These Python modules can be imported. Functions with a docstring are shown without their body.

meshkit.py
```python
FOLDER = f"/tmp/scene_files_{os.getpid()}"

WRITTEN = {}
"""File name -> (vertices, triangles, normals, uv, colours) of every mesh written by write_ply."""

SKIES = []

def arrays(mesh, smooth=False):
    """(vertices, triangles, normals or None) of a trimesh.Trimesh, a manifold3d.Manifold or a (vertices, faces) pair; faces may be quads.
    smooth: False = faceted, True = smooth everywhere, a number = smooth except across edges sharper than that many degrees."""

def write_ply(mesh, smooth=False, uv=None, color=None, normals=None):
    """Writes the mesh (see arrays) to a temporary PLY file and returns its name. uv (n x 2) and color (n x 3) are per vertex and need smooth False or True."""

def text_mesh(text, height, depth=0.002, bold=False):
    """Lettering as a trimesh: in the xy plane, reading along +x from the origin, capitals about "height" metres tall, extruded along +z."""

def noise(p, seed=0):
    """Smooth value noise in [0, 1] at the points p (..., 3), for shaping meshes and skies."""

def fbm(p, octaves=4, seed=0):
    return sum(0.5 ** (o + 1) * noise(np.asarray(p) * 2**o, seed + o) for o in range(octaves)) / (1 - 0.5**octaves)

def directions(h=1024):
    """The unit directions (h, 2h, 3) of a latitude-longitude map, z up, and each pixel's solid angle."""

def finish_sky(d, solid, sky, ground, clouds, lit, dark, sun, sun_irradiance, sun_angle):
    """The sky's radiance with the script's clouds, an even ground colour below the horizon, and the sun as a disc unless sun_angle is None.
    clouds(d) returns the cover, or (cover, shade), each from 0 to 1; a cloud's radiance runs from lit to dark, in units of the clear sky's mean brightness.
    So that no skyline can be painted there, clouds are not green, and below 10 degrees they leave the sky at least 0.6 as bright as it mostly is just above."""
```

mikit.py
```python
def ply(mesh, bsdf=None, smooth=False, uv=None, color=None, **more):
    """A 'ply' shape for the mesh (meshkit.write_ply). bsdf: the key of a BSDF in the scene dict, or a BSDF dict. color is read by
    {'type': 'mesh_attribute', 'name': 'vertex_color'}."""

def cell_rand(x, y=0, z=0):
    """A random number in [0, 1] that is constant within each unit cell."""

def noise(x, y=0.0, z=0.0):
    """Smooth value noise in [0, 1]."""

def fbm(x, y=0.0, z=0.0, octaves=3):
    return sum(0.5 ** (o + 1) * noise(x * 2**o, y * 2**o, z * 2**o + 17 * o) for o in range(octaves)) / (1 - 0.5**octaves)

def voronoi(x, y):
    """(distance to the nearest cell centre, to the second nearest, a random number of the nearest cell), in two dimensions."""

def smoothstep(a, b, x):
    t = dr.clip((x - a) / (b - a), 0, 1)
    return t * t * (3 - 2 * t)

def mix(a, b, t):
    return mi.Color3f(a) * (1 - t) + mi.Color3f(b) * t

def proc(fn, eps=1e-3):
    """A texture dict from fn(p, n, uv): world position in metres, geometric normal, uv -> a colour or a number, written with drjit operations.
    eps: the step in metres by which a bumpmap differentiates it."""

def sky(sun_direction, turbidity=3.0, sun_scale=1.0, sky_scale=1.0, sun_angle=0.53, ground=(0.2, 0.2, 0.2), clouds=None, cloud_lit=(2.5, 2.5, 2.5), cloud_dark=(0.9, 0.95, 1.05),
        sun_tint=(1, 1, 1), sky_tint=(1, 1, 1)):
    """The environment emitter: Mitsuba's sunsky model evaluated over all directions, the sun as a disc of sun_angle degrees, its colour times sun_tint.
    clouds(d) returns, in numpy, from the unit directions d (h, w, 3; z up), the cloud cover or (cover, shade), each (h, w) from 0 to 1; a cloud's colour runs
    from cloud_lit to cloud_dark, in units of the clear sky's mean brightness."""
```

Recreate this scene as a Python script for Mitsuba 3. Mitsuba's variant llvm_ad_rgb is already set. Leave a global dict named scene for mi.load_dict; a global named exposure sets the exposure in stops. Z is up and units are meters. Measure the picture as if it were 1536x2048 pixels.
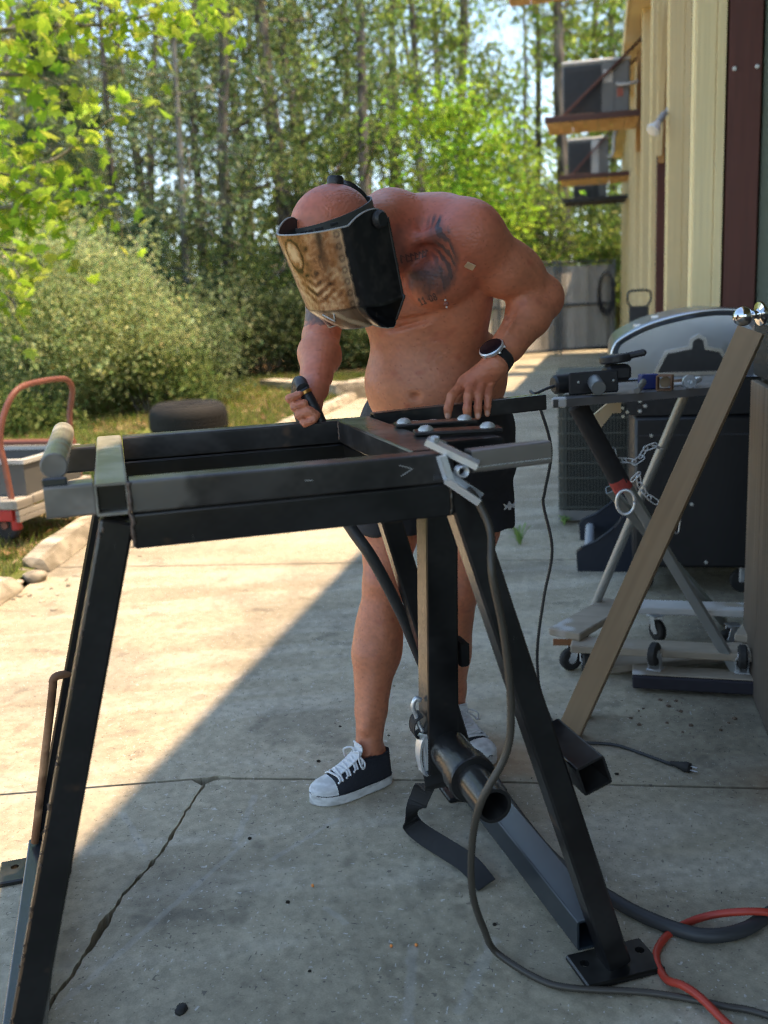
"""A bare-chested man welding a black steel stand on a sunlit driveway beside a workshop."""
import math
import numpy as np
import trimesh
import manifold3d as m3
from shapely.geometry import Polygon, LineString, box as sbox
from shapely import ops as sops
import drjit as dr
import mitsuba as mi
import mikit
import meshkit

T = mi.ScalarTransform4f
scene, labels = {}, {}

# ------------------------------------------------------------------ camera, sky, exposure
EYE = np.array([0.0, 0.0, 1.2])
LOOK = np.array([-0.2184, 0.9539, -0.2047])
UP = np.array([-0.0003, 0.2098, 0.9777])
scene['camera'] = {
    'type': 'thinlens', 'fov': 43.395, 'fov_axis': 'x', 'near_clip': 0.05, 'far_clip': 400.0,
    'aperture_radius': 0.0050, 'focus_distance': 2.1,
    'to_world': T().look_at(origin=EYE.tolist(), target=(EYE + LOOK).tolist(), up=UP.tolist()),
}
scene['sky'] = mikit.sky((0.33, 0.05, 1.0), turbidity=2.1, sun_scale=0.395, sky_scale=1.0, sun_angle=0.6, ground=(0.16, 0.16, 0.12),
                         sun_tint=(1.0, 0.885, 0.73), sky_tint=(1.20, 1.0, 0.82))
exposure = 3.75

# ------------------------------------------------------------------ helpers
V = lambda *a: np.array(a, float)
def unit(v):
    v = np.asarray(v, float)
    return v / max(np.linalg.norm(v), 1e-12)

def add(key, mesh, bsdf, smooth=False, label=None, cat=None, group=None, kind=None, **kw):
    """One entry of the scene; a key that is taken gets the next three-digit number."""
    if key in scene:
        n = 1
        while f'{key}_{n:03d}' in scene:
            n += 1
        key = f'{key}_{n:03d}'
    scene[key] = mikit.ply(mesh, bsdf, smooth=smooth, **kw)
    tag(key, label, cat, group, kind)
    return key

def tag(key, label=None, cat=None, group=None, kind=None):
    d = {k: v for k, v in (('label', label), ('category', cat), ('group', group), ('kind', kind)) if v}
    if d:
        labels.setdefault(key, {}).update(d)
    return key

_used = {}
def thing(name, label, cat, group=None):
    """A thing without a mesh of its own: the key its parts' keys start with."""
    n = _used.get(name, 0)
    _used[name] = n + 1
    key = name if n == 0 else f'{name}_{n:03d}'
    return tag(key, label, cat, group)

def cat(*ms):
    ms = [m for m in ms if m is not None]
    return trimesh.util.concatenate(ms) if len(ms) > 1 else ms[0]

def tm(v, f):
    return trimesh.Trimesh(np.asarray(v, float), np.asarray(f, int), process=False)

def man(m):
    mm = m.to_mesh()
    return tm(mm.vert_properties[:, :3], mm.tri_verts)

def toman(t):
    t = trimesh.Trimesh(t.vertices, t.faces, process=True)
    return m3.Manifold(m3.Mesh(np.asarray(t.vertices, np.float32), np.asarray(t.faces, np.uint32)))

def hullof(pts):
    return man(m3.Manifold.hull_points(np.asarray(pts, float)))

def cbox(sx, sy, sz, c=0.002):
    """A box with chamfered edges, about the origin."""
    h = np.array([sx, sy, sz]) / 2
    c = min(c, 0.45 * h.min() * 2)
    pts = []
    for s in np.ndindex(2, 2, 2):
        s = np.array(s) * 2 - 1
        for k in range(3):
            d = np.full(3, c)
            d[k] = 0
            pts.append(s * (h - d))
    return hullof(pts)

def frame(x=None, z=None, o=(0, 0, 0)):
    """4x4 with the given x axis and roughly the given z axis."""
    x, z = unit(x), np.asarray(z, float)
    y = unit(np.cross(z, x))
    m = np.eye(4)
    m[:3, 0], m[:3, 1], m[:3, 2], m[:3, 3] = x, y, np.cross(x, y), o
    return m

def put(mesh, m):
    mesh = mesh.copy()
    mesh.apply_transform(m)
    return mesh

def move(mesh, x=0, y=0, z=0, rz=0):
    m = trimesh.transformations.rotation_matrix(rz, [0, 0, 1])
    m[:3, 3] = (x, y, z)
    return put(mesh, m)

def bar(p0, p1, w, h, up=(0, 0, 1), c=0.003):
    """A bar of section w x h (h along up) from p0 to p1."""
    p0, p1 = np.asarray(p0, float), np.asarray(p1, float)
    L = np.linalg.norm(p1 - p0)
    return put(cbox(L, w, h, c), frame(p1 - p0, up, (p0 + p1) / 2))

def sqtube(p0, p1, w, h, t=0.004, up=(0, 0, 1), r=0.004):
    """An open square tube with rounded outer corners."""
    p0, p1 = np.asarray(p0, float), np.asarray(p1, float)
    L = np.linalg.norm(p1 - p0)
    out = sbox(-w / 2 + r, -h / 2 + r, w / 2 - r, h / 2 - r).buffer(r, quad_segs=3)
    inn = sbox(-w / 2 + t, -h / 2 + t, w / 2 - t, h / 2 - t)
    m = trimesh.creation.extrude_polygon(out.difference(inn), L, engine='earcut')
    m.apply_translation([0, 0, -L / 2])
    f = np.eye(4)
    f[:3, 0], f[:3, 1], f[:3, 2] = V(0, 1, 0), V(0, 0, 1), V(1, 0, 0)
    m.apply_transform(f)
    return put(m, frame(p1 - p0, up, (p0 + p1) / 2))

def cyl(p0, p1, r, n=20, r1=None, c=0.0):
    p0, p1 = np.asarray(p0, float), np.asarray(p1, float)
    r1 = r if r1 is None else r1
    L = np.linalg.norm(p1 - p0)
    prof = [(0, 0), (r - c, 0), (r, c), (r1, L - c), (r1 - c, L), (0, L)] if c else [(0, 0), (r, 0), (r1, L), (0, L)]
    return lathe(prof, n, frame_z(p1 - p0, p0))

def frame_z(z, o=(0, 0, 0)):
    z = unit(z)
    a = V(1, 0, 0) if abs(z[0]) < 0.8 else V(0, 1, 0)
    x = unit(np.cross(a, z))
    m = np.eye(4)
    m[:3, 0], m[:3, 1], m[:3, 2], m[:3, 3] = x, np.cross(z, x), z, o
    return m

def lathe(prof, n=24, m=None):
    """Revolves (radius, z) points about z."""
    prof = np.asarray(prof, float)
    a = np.arange(n) * 2 * np.pi / n
    v = np.stack([prof[:, None, 0] * np.cos(a), prof[:, None, 0] * np.sin(a), np.broadcast_to(prof[:, None, 1], (len(prof), n))], -1).reshape(-1, 3)
    i, j = np.meshgrid(np.arange(len(prof) - 1), np.arange(n), indexing='ij')
    a_, b_, c_, d_ = i * n + j, i * n + (j + 1) % n, (i + 1) * n + (j + 1) % n, (i + 1) * n + j
    f = np.vstack([np.stack([a_, b_, c_], -1).reshape(-1, 3), np.stack([a_, c_, d_], -1).reshape(-1, 3)])
    t = trimesh.Trimesh(v, f, process=True)
    return put(t, m) if m is not None else t

def spline(pts, n=8):
    """Catmull-Rom through the points."""
    p = np.asarray(pts, float)
    p = np.vstack([2 * p[0] - p[1], p, 2 * p[-1] - p[-2]])
    t = np.linspace(0, 1, n, endpoint=False)[:, None]
    out = []
    for i in range(1, len(p) - 2):
        a, b, c, d = p[i - 1:i + 3]
        out.append(0.5 * (2 * b + (c - a) * t + (2 * a - 5 * b + 4 * c - d) * t ** 2 + (3 * b - a - 3 * c + d) * t ** 3))
    return np.vstack(out + [p[-2:-1]])

def hose(pts, r, n=8, sides=8, smooth_pts=True):
    """A round tube along a smooth line; r may be one radius or one per point."""
    p = spline(pts, n) if smooth_pts else np.asarray(pts, float)
    r = np.asarray(r, float)
    rr = np.full(len(p), float(r)) if r.ndim == 0 else np.interp(np.linspace(0, 1, len(p)), np.linspace(0, 1, len(r)), r)
    t = np.gradient(p, axis=0)
    t /= np.linalg.norm(t, axis=1, keepdims=True) + 1e-12
    a = unit(np.cross(t[0], V(0.31, 0.2, 0.93) if abs(t[0, 2]) < 0.9 else V(1, 0, 0)))
    ring = []
    ang = np.arange(sides) * 2 * np.pi / sides
    for k in range(len(p)):
        a = unit(a - t[k] * (a @ t[k]))
        b = np.cross(t[k], a)
        ring.append(p[k] + rr[k] * (np.cos(ang)[:, None] * a + np.sin(ang)[:, None] * b))
    v = np.vstack(ring + [p[:1], p[-1:]])
    f = []
    for k in range(len(p) - 1):
        for j in range(sides):
            a_, b_ = k * sides + j, k * sides + (j + 1) % sides
            f += [(a_, b_, b_ + sides), (a_, b_ + sides, a_ + sides)]
    n0 = len(p) * sides
    for j in range(sides):
        f += [(n0, (j + 1) % sides, j), (n0 + 1, n0 - sides + j, n0 - sides + (j + 1) % sides)]
    return tm(v, f)

def prism(poly, h, m=None, z0=0.0):
    """A shapely polygon (or a list of points) pulled up by h."""
    poly = Polygon(poly) if not hasattr(poly, 'geom_type') else poly
    t = trimesh.creation.extrude_polygon(poly, h, engine='earcut')
    t.apply_translation([0, 0, z0])
    return put(t, m) if m is not None else t

def xz(y=0.0):
    """Places an extrusion drawn in x, z with its depth along +y."""
    m = np.eye(4)
    m[:3, 0], m[:3, 1], m[:3, 2], m[:3, 3] = V(1, 0, 0), V(0, 0, 1), V(0, -1, 0), V(0, y, 0)
    return m

def ribbon(pts, width_dir, w, t=0.002, n=8):
    """A flat strap along a line: width along the given directions (one, or one per point)."""
    p = spline(pts, n)
    wd = np.asarray(width_dir, float)
    wd = np.broadcast_to(wd, p.shape) if wd.ndim == 1 else spline(wd, n)
    g = np.gradient(p, axis=0)
    g /= np.linalg.norm(g, axis=1, keepdims=True)
    wd = wd - g * (wd * g).sum(1, keepdims=True)
    wd = wd / np.linalg.norm(wd, axis=1, keepdims=True)
    nn = np.cross(g, wd)
    v = np.vstack([np.stack([p + wd * w / 2 + nn * t / 2, p - wd * w / 2 + nn * t / 2, p - wd * w / 2 - nn * t / 2, p + wd * w / 2 - nn * t / 2], 1).reshape(-1, 3)])
    f = []
    for k in range(len(p) - 1):
        for j in range(4):
            a_, b_ = 4 * k + j, 4 * k + (j + 1) % 4
            f += [(a_, b_, b_ + 4), (a_, b_ + 4, a_ + 4)]
    e = 4 * (len(p) - 1)
    f += [(0, 2, 1), (0, 3, 2), (e, e + 1, e + 2), (e, e + 2, e + 3)]
    return tm(v, f)

def ball(c, r, sub=2, s=(1, 1, 1)):
    b = trimesh.creation.icosphere(sub, 1.0)
    b.apply_scale(r)
    b.vertices *= np.asarray(s)
    b.apply_translation(c)
    return b

# ------------------------------------------------------------------ materials
def rgb(*c):
    return {'type': 'rgb', 'value': list(c)}

def pr(name, color, rough=0.5, metal=0.0, bump=None, bscale=0.001, **kw):
    b = {'type': 'principled', 'base_color': color if isinstance(color, dict) else rgb(*color), 'roughness': rough, 'metallic': metal, **kw}
    if bump is not None:
        b = {'type': 'bumpmap', 'arbitrary': bump, 'scale': bscale, 'bsdf': b}
    scene[name] = {'type': 'twosided', 'bsdf': b}
    return name

VC = {'type': 'mesh_attribute', 'name': 'vertex_color'}

def C3(a):
    return mi.Color3f(*a)

def seg_mark(p, a, b, w):
    """1 on the chalk stroke from a to b (x, y), fading at its edges."""
    ax, ay, bx, by = a[0], a[1], b[0], b[1]
    L2 = (bx - ax) ** 2 + (by - ay) ** 2
    t = dr.clip(((p.x - ax) * (bx - ax) + (p.y - ay) * (by - ay)) / L2, 0, 1)
    d = dr.sqrt(dr.square(p.x - ax - t * (bx - ax)) + dr.square(p.y - ay - t * (by - ay)))
    return 1 - mikit.smoothstep(w * 0.4, w, d + 0.6 * w * (mikit.noise(p.x * 60, p.y * 60) - 0.5))

CHALK = [((-0.80, 1.95), (-0.95, 1.35), 0.010), ((-0.86, 2.13), (-0.83, 1.9), 0.012), ((-0.62, 2.05), (-0.72, 1.86), 0.010), ((-1.16, 2.0), (-1.02, 1.84), 0.012),
         ((-0.35, 1.60), (-0.32, 1.38), 0.014), ((-0.20, 1.65), (-0.24, 1.45), 0.016), ((-0.08, 1.40), (-0.10, 1.25), 0.02), ((-0.55, 1.7), (-0.50, 1.66), 0.010)]

def concrete(p, n, uv):
    big = mikit.fbm(p.x * 0.9, p.y * 0.9, 3.0, octaves=3)
    mid = mikit.fbm(p.x * 5, p.y * 5, 9.0, octaves=3)
    fine = mikit.fbm(p.x * 55, p.y * 55, 1.0, octaves=3)
    streak = mikit.fbm(p.x * 1.5 + p.y * 0.6, p.y * 9 - p.x * 3.0, 5.0, octaves=3)
    spk = mikit.noise(p.x * 150, p.y * 150)
    agg = mikit.noise(p.x * 420, p.y * 420)
    c = mikit.mix((0.275, 0.236, 0.168), (0.420, 0.364, 0.262), mikit.smoothstep(0.25, 0.75, big * 0.5 + mid * 0.3 + streak * 0.2))
    c = mikit.mix(c, (0.50, 0.45, 0.36), 0.40 * mikit.smoothstep(0.52, 0.72, streak))
    c = mikit.mix(c, (0.12, 0.105, 0.085), 0.36 * mikit.smoothstep(0.56, 0.74, mikit.fbm(p.x * 2.3 + 7, p.y * 2.3, 2.0, octaves=4)))
    c = c * (0.66 + 0.50 * fine + 0.20 * agg)
    c = mikit.mix(c, (0.055, 0.05, 0.045), 0.28 * mikit.smoothstep(0.66, 0.80, mikit.fbm(p.x * 11 + 3, p.y * 11, 7.0, octaves=4)))
    c = mikit.mix(c, (0.62, 0.60, 0.55), 0.7 * mikit.smoothstep(0.90, 0.96, spk))
    c = mikit.mix(c, (0.08, 0.075, 0.07), 0.6 * mikit.smoothstep(0.10, 0.05, spk))
    rust = dr.exp(-(dr.square((p.x + 0.22) / 0.22) + dr.square((p.y - 2.42) / 0.30)) * 1.6) * mikit.smoothstep(0.3, 0.6, mid)
    rust = dr.maximum(rust, dr.exp(-(dr.square((p.x - 0.45) / 0.10) + dr.square((p.y - 2.35) / 0.12))))
    c = mikit.mix(c, (0.33, 0.17, 0.075), 0.55 * rust)
    green = mikit.smoothstep(0.1, 0.6, p.x + 0.3 * mid - (p.y - 1.2) * 0.1) * mikit.smoothstep(0.42, 0.62, mid)
    c = mikit.mix(c, (0.19, 0.165, 0.11), 0.22 * green)
    right_dark = mikit.smoothstep(0.0, 0.35, p.x + 0.15 * (mid - 0.5)) * mikit.smoothstep(1.9, 2.6, p.y)  # darker tone towards the right and the far side of the slabs
    c = c * (1 - 0.38 * right_dark)
    for a, b, w in CHALK:
        c = mikit.mix(c, (0.62, 0.62, 0.62), 0.13 * seg_mark(p, a, b, w))
    return c

def concrete_h(p, n, uv):
    return mikit.fbm(p.x * 40, p.y * 40, 1.0, octaves=4)

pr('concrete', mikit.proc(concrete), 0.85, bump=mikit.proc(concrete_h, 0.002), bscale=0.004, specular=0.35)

def soil(p, n, uv):
    a = mikit.fbm(p.x * 7, p.y * 7, 1.0, octaves=4)
    b = mikit.fbm(p.x * 0.8, p.y * 0.8, 4.0, octaves=3)
    c = mikit.mix((0.085, 0.055, 0.03), (0.30, 0.21, 0.125), mikit.smoothstep(0.3, 0.7, a))
    g = mikit.mix((0.05, 0.075, 0.018), (0.16, 0.17, 0.05), a)
    lawn = mikit.smoothstep(0.36, 0.50, b + 0.10 * a) * mikit.smoothstep(18.5, 16.0, p.y) * mikit.smoothstep(-13.0, -8.0, p.x)
    return mikit.mix(c, g, lawn)
pr('soil', mikit.proc(soil), 1.0, specular=0.1)

def kerb_c(p, n, uv):
    a = mikit.fbm(p.x * 9, p.y * 9, p.z * 9, octaves=4)
    return mikit.mix((0.22, 0.19, 0.14), (0.52, 0.46, 0.36), mikit.smoothstep(0.3, 0.7, a))
pr('kerb_concrete', mikit.proc(kerb_c), 0.95, bump=mikit.proc(lambda p, n, uv: mikit.fbm(p.x * 60, p.y * 60, p.z * 60), 0.002), bscale=0.006)
pr('joint_dirt', (0.035, 0.03, 0.022), 1.0, specular=0.1)

def wood_fn(dark, light, axis, freq=26.0, stretch=1.3, knots=0.0):
    def fn(p, n, uv):
        q = [p.x, p.y, p.z]
        l = q.pop(axis)
        g = mikit.fbm(q[0] * freq * 2 + 3, q[1] * freq * 2, l * stretch, octaves=4)
        s = mikit.noise(q[0] * 9 + q[1] * 9, l * 0.7, 4.0)
        c = mikit.mix(dark, light, mikit.smoothstep(0.25, 0.75, g * 0.7 + s * 0.3))
        return c * (0.85 + 0.3 * mikit.noise(q[0] * 190, q[1] * 190, l * 6))
    return fn

def tan_paint(p, n, uv):
    a = mikit.fbm(p.x * 3, p.y * 3, p.z * 0.8, octaves=3)
    s = mikit.noise(p.x * 150, p.y * 150, p.z * 2.5)
    c = mikit.mix((0.73, 0.575, 0.275), (0.85, 0.71, 0.40), a)
    return c * (0.90 + 0.14 * s)
pr('tan_paint', mikit.proc(tan_paint), 0.6)
pr('cedar', mikit.proc(wood_fn((0.42, 0.22, 0.07), (0.66, 0.42, 0.17), 2, 12)), 0.7)
def redstain(p, n, uv):
    g = mikit.fbm(p.x * 60, p.y * 60, p.z * 3, octaves=3)
    b = mikit.fbm(p.x * 4, p.y * 4, p.z * 2, octaves=2)
    return mikit.mix((0.060, 0.018, 0.012), (0.135, 0.042, 0.027), 0.6 * g + 0.4 * b)
pr('red_stain', mikit.proc(redstain), 0.62)
pr('green_panel', (0.17, 0.19, 0.14), 0.7)
pr('dark_groove', (0.06, 0.055, 0.045), 0.9)
pr('zinc', (0.72, 0.74, 0.76), 0.38, 0.75)
pr('brass', (0.62, 0.30, 0.08), 0.35, 0.9)
pr('chrome', (0.78, 0.78, 0.79), 0.09, 1.0)
pr('screw_head', (0.55, 0.54, 0.50), 0.45, 0.6)
pr('black_plastic', (0.018, 0.018, 0.020), 0.42)
pr('rubber', (0.022, 0.021, 0.020), 0.72)
pr('white_plastic', (0.66, 0.65, 0.60), 0.4)
pr('grey_pvc', (0.32, 0.33, 0.34), 0.5)
scene['bulb_glass'] = {'type': 'twosided', 'bsdf': {'type': 'principled', 'base_color': rgb(0.80, 0.80, 0.78), 'roughness': 0.15}}

# ------------------------------------------------------------------ ground
rs = np.random.default_rng(5)
add('ground', tm([[-350, -350, -0.11], [350, -350, -0.11], [350, 350, -0.11], [-350, 350, -0.11]], [[0, 1, 2], [0, 2, 3]]), 'soil', kind='structure',
    label='bare earth under the drive and woods reaching to the horizon')

def grid_sheet(x0, x1, y0, y1, nx, ny, zf, keep=None):
    xs, ys = np.linspace(x0, x1, nx + 1), np.linspace(y0, y1, ny + 1)
    X, Y = np.meshgrid(xs, ys)
    v = np.stack([X, Y, zf(X, Y)], -1).reshape(-1, 3)
    i, j = np.meshgrid(np.arange(ny), np.arange(nx), indexing='ij')
    a = i * (nx + 1) + j
    f = np.vstack([np.stack([a, a + 1, a + nx + 2], -1).reshape(-1, 3), np.stack([a, a + nx + 2, a + nx + 1], -1).reshape(-1, 3)])
    return tm(v, f)

def left_edge(y):
    """x of the drive's left edge at a given y."""
    return np.interp(y, [-6, 2.0, 3.8, 5.2, 9, 14, 25], [-2.35, -2.45, -2.62, -2.88, -3.15, -3.35, -3.6])

def lawn_z(X, Y):
    edge = left_edge(Y)
    t = np.clip((edge - 0.06 - X) / 0.5, 0, 1)
    h = 0.02 + 0.05 * t * t * (3 - 2 * t) + 0.05 * (meshkit.fbm(np.stack([X * 0.9, Y * 0.9, X * 0], -1), 3) - 0.5)
    return h + 0.035 * np.clip(-3 - X, 0, 20) * np.clip((Y - 9) / 10, 0, 1) * 0.6
gx = grid_sheet(-40, 0, -6, 48, 200, 270, lawn_z)
v = gx.vertices.copy()
v[:, 0] = left_edge(v[:, 1]) - 0.05 + v[:, 0] * 1.0
past = v[:, 1] > 24.6
gx.vertices = np.c_[v[:, 0], v[:, 1], lawn_z(v[:, 0], v[:, 1])]
add('lawn', gx, 'soil', smooth=True, kind='structure', label='patchy lawn and leaf litter left of the concrete drive')
add('woodland_floor', grid_sheet(-8, 45, 24.7, 60, 50, 40, lambda X, Y: 0.02 + 0.1 * meshkit.fbm(np.stack([X, Y, X * 0], -1), 3)), 'soil', smooth=True, kind='structure',
    label='leaf littered woodland floor beyond the wooden gate')

# drive: slabs with open joints and a crack
ys = np.linspace(-4, 24.6, 60)
drive = Polygon([(left_edge(y), y) for y in ys] + [(2.6, 24.6), (6.0, 10), (6.0, -4)])
def rough_line(a, b, n, amp, seed):
    r = np.random.default_rng(seed)
    t = np.linspace(0, 1, n)
    a, b = V(*a), V(*b)
    nrm = unit(V(-(b - a)[1], (b - a)[0]))
    w = np.cumsum(r.normal(0, 1, n)); w -= np.linspace(w[0], w[-1], n)
    return [tuple(a + (b - a) * s + nrm * amp * k) for s, k in zip(t, w / max(np.abs(w).max(), 1e-6))]
cuts = []
J1 = [(-6, 1.02), (-1.60, 2.03), (-1.03, 2.205), (-0.47, 2.268), (0.41, 2.336), (7, 2.85)]
cuts.append(LineString(J1).buffer(0.0055, cap_style=2))
for y0 in (4.55, 7.15, 9.7, 12.3, 14.9, 17.5, 20.1, 22.7):
    cuts.append(LineString([(-6, y0 - 0.65), (7, y0 + 0.72)]).buffer(0.006, cap_style=2))
cuts.append(LineString([(-6, -1.0), (7, 0.3)]).buffer(0.006))
crack = rough_line((-1.024, 2.20), (-0.973, 1.37), 46, 0.016, 11) + rough_line((-0.973, 1.37), (-1.02, -0.4), 50, 0.03, 12)[1:]
wid = 0.0022 + 0.0040 * np.random.default_rng(3).random(len(crack)) ** 2
for k in range(len(crack) - 1):
    cuts.append(LineString(crack[k:k + 2]).buffer(wid[k] + (0.0065 if 31 <= k <= 37 else 0) * math.sin((k - 30) / 8 * 3.14), quad_segs=2))
cuts.append(Polygon([(-1.06, 2.19), (-1.0, 2.225), (-0.955, 2.222), (-1.0, 2.195), (-1.02, 2.165)]))
slabs = drive.difference(sops.unary_union(cuts))
add('driveway', prism(drive, 0.05, z0=-0.10), 'joint_dirt', kind='structure', label='concrete drive of jointed slabs between the lawn and the workshop')
for g in sorted(getattr(slabs, 'geoms', [slabs]), key=lambda g: (round(g.bounds[1], 3), round(g.bounds[0], 3))):
    if g.area > 0.02:
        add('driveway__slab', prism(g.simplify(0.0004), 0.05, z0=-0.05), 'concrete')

# kerb along the lawn, broken near the trolley
def kerb_piece(y0, y1, seed, w=0.13, h=0.10):
    r = np.random.default_rng(seed)
    n = max(3, int((y1 - y0) / 0.22))
    yy = np.linspace(y0, y1, n)
    prof = [(-w, 0.0), (-w, h * 0.9), (-w * 0.85, h), (-w * 0.2, h * 0.98), (-0.01, h * 0.78), (0.015, h * 0.3), (0.02, -0.01)]
    vs, m = [], len(prof)
    for k, y in enumerate(yy):
        s = 0.75 if k in (0, n - 1) else 1
        for (px, pz) in prof:
            vs.append((left_edge(y) + px + r.normal(0, 0.003), y + r.normal(0, 0.004) , max(pz * s + r.normal(0, 0.0025), 0.004)))
    f = []
    for k in range(n - 1):
        for j in range(m - 1):
            a, b = k * m + j, k * m + j + 1
            f += [(a, b, b + m), (a, b + m, a + m)]
    c0, c1 = len(vs), len(vs) + 1
    vs += [(left_edge(y0) - w / 2, y0 - 0.03, h * 0.35), (left_edge(y1) - w / 2, y1 + 0.03, h * 0.35)]
    for j in range(m - 1):
        f += [(c0, j + 1, j), (c1, (n - 1) * m + j, (n - 1) * m + j + 1)]
    t = tm(vs, f)
    t.invert()
    return t
kerb = thing('broken_kerb', 'broken pale concrete kerb between the drive and the lawn', 'kerb')
for k, (a, b) in enumerate(((-1.5, 1.2), (1.23, 3.83), (4.16, 5.75), (5.80, 8.2), (8.23, 10.8), (10.83, 13.6), (13.62, 16.6), (16.63, 19.6))):
    add(kerb + '__kerb_stone', kerb_piece(a, b, 40 + k), 'kerb_concrete', smooth=22)
def rock(c, r, seed, squash=0.6):
    g = trimesh.creation.icosphere(2, 1.0)
    q = np.random.default_rng(seed)
    v = g.vertices
    d = 0.62 + 0.75 * meshkit.fbm(v * 1.3 + q.random(3) * 20, 3)
    v = v * d[:, None] * r * np.array([1.0, 0.7 + 0.5 * q.random(), squash])
    a = q.random() * 6.28
    v = v @ np.array([[math.cos(a), -math.sin(a), 0], [math.sin(a), math.cos(a), 0], [0, 0, 1]])
    return tm(v + np.array(c) + [0, 0, r * squash * 0.45], g.faces)
for k, (x, y, r, lab) in enumerate(((-2.66, 4.02, 0.055, 'chunk of broken kerb concrete nearest the drive in the kerb gap'), (-2.78, 4.10, 0.042, 'small pale kerb fragment beside the larger broken chunk'),
                                    (-2.70, 3.92, 0.035, 'flat grey stone by the end of the near kerb stone'))):
    add('kerb_fragment', rock((x, y, 0.0), r, 60 + k), 'kerb_concrete', smooth=50, label=lab, cat='stone')
add('gravel', cat(*[rock((-2.50 - 0.22 * q[0] ** 0.5 * 1.6 + 0.25, 3.2 + 1.5 * q[1], 0), 0.004 + 0.012 * q[2] ** 2, 100 + i) for i, q in enumerate(rs.random((70, 3)))]), 'kerb_concrete', smooth=True,
    label='loose gravel and grit along the foot of the broken kerb', cat='gravel', kind='stuff')

# low concrete edging at the far end of the drive
add('edging_wall', cat(prism([(-3.55, 12.9), (-3.2, 13.2), (-2.2, 19.5), (-2.5, 19.6)], 0.24), prism([(-3.55, 12.9), (-3.2, 13.2), (-5.0, 14.6), (-5.2, 14.4)], 0.22)), 'kerb_concrete',
    label='low tan concrete edging wall behind the man beside the far lawn', cat='wall')

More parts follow.
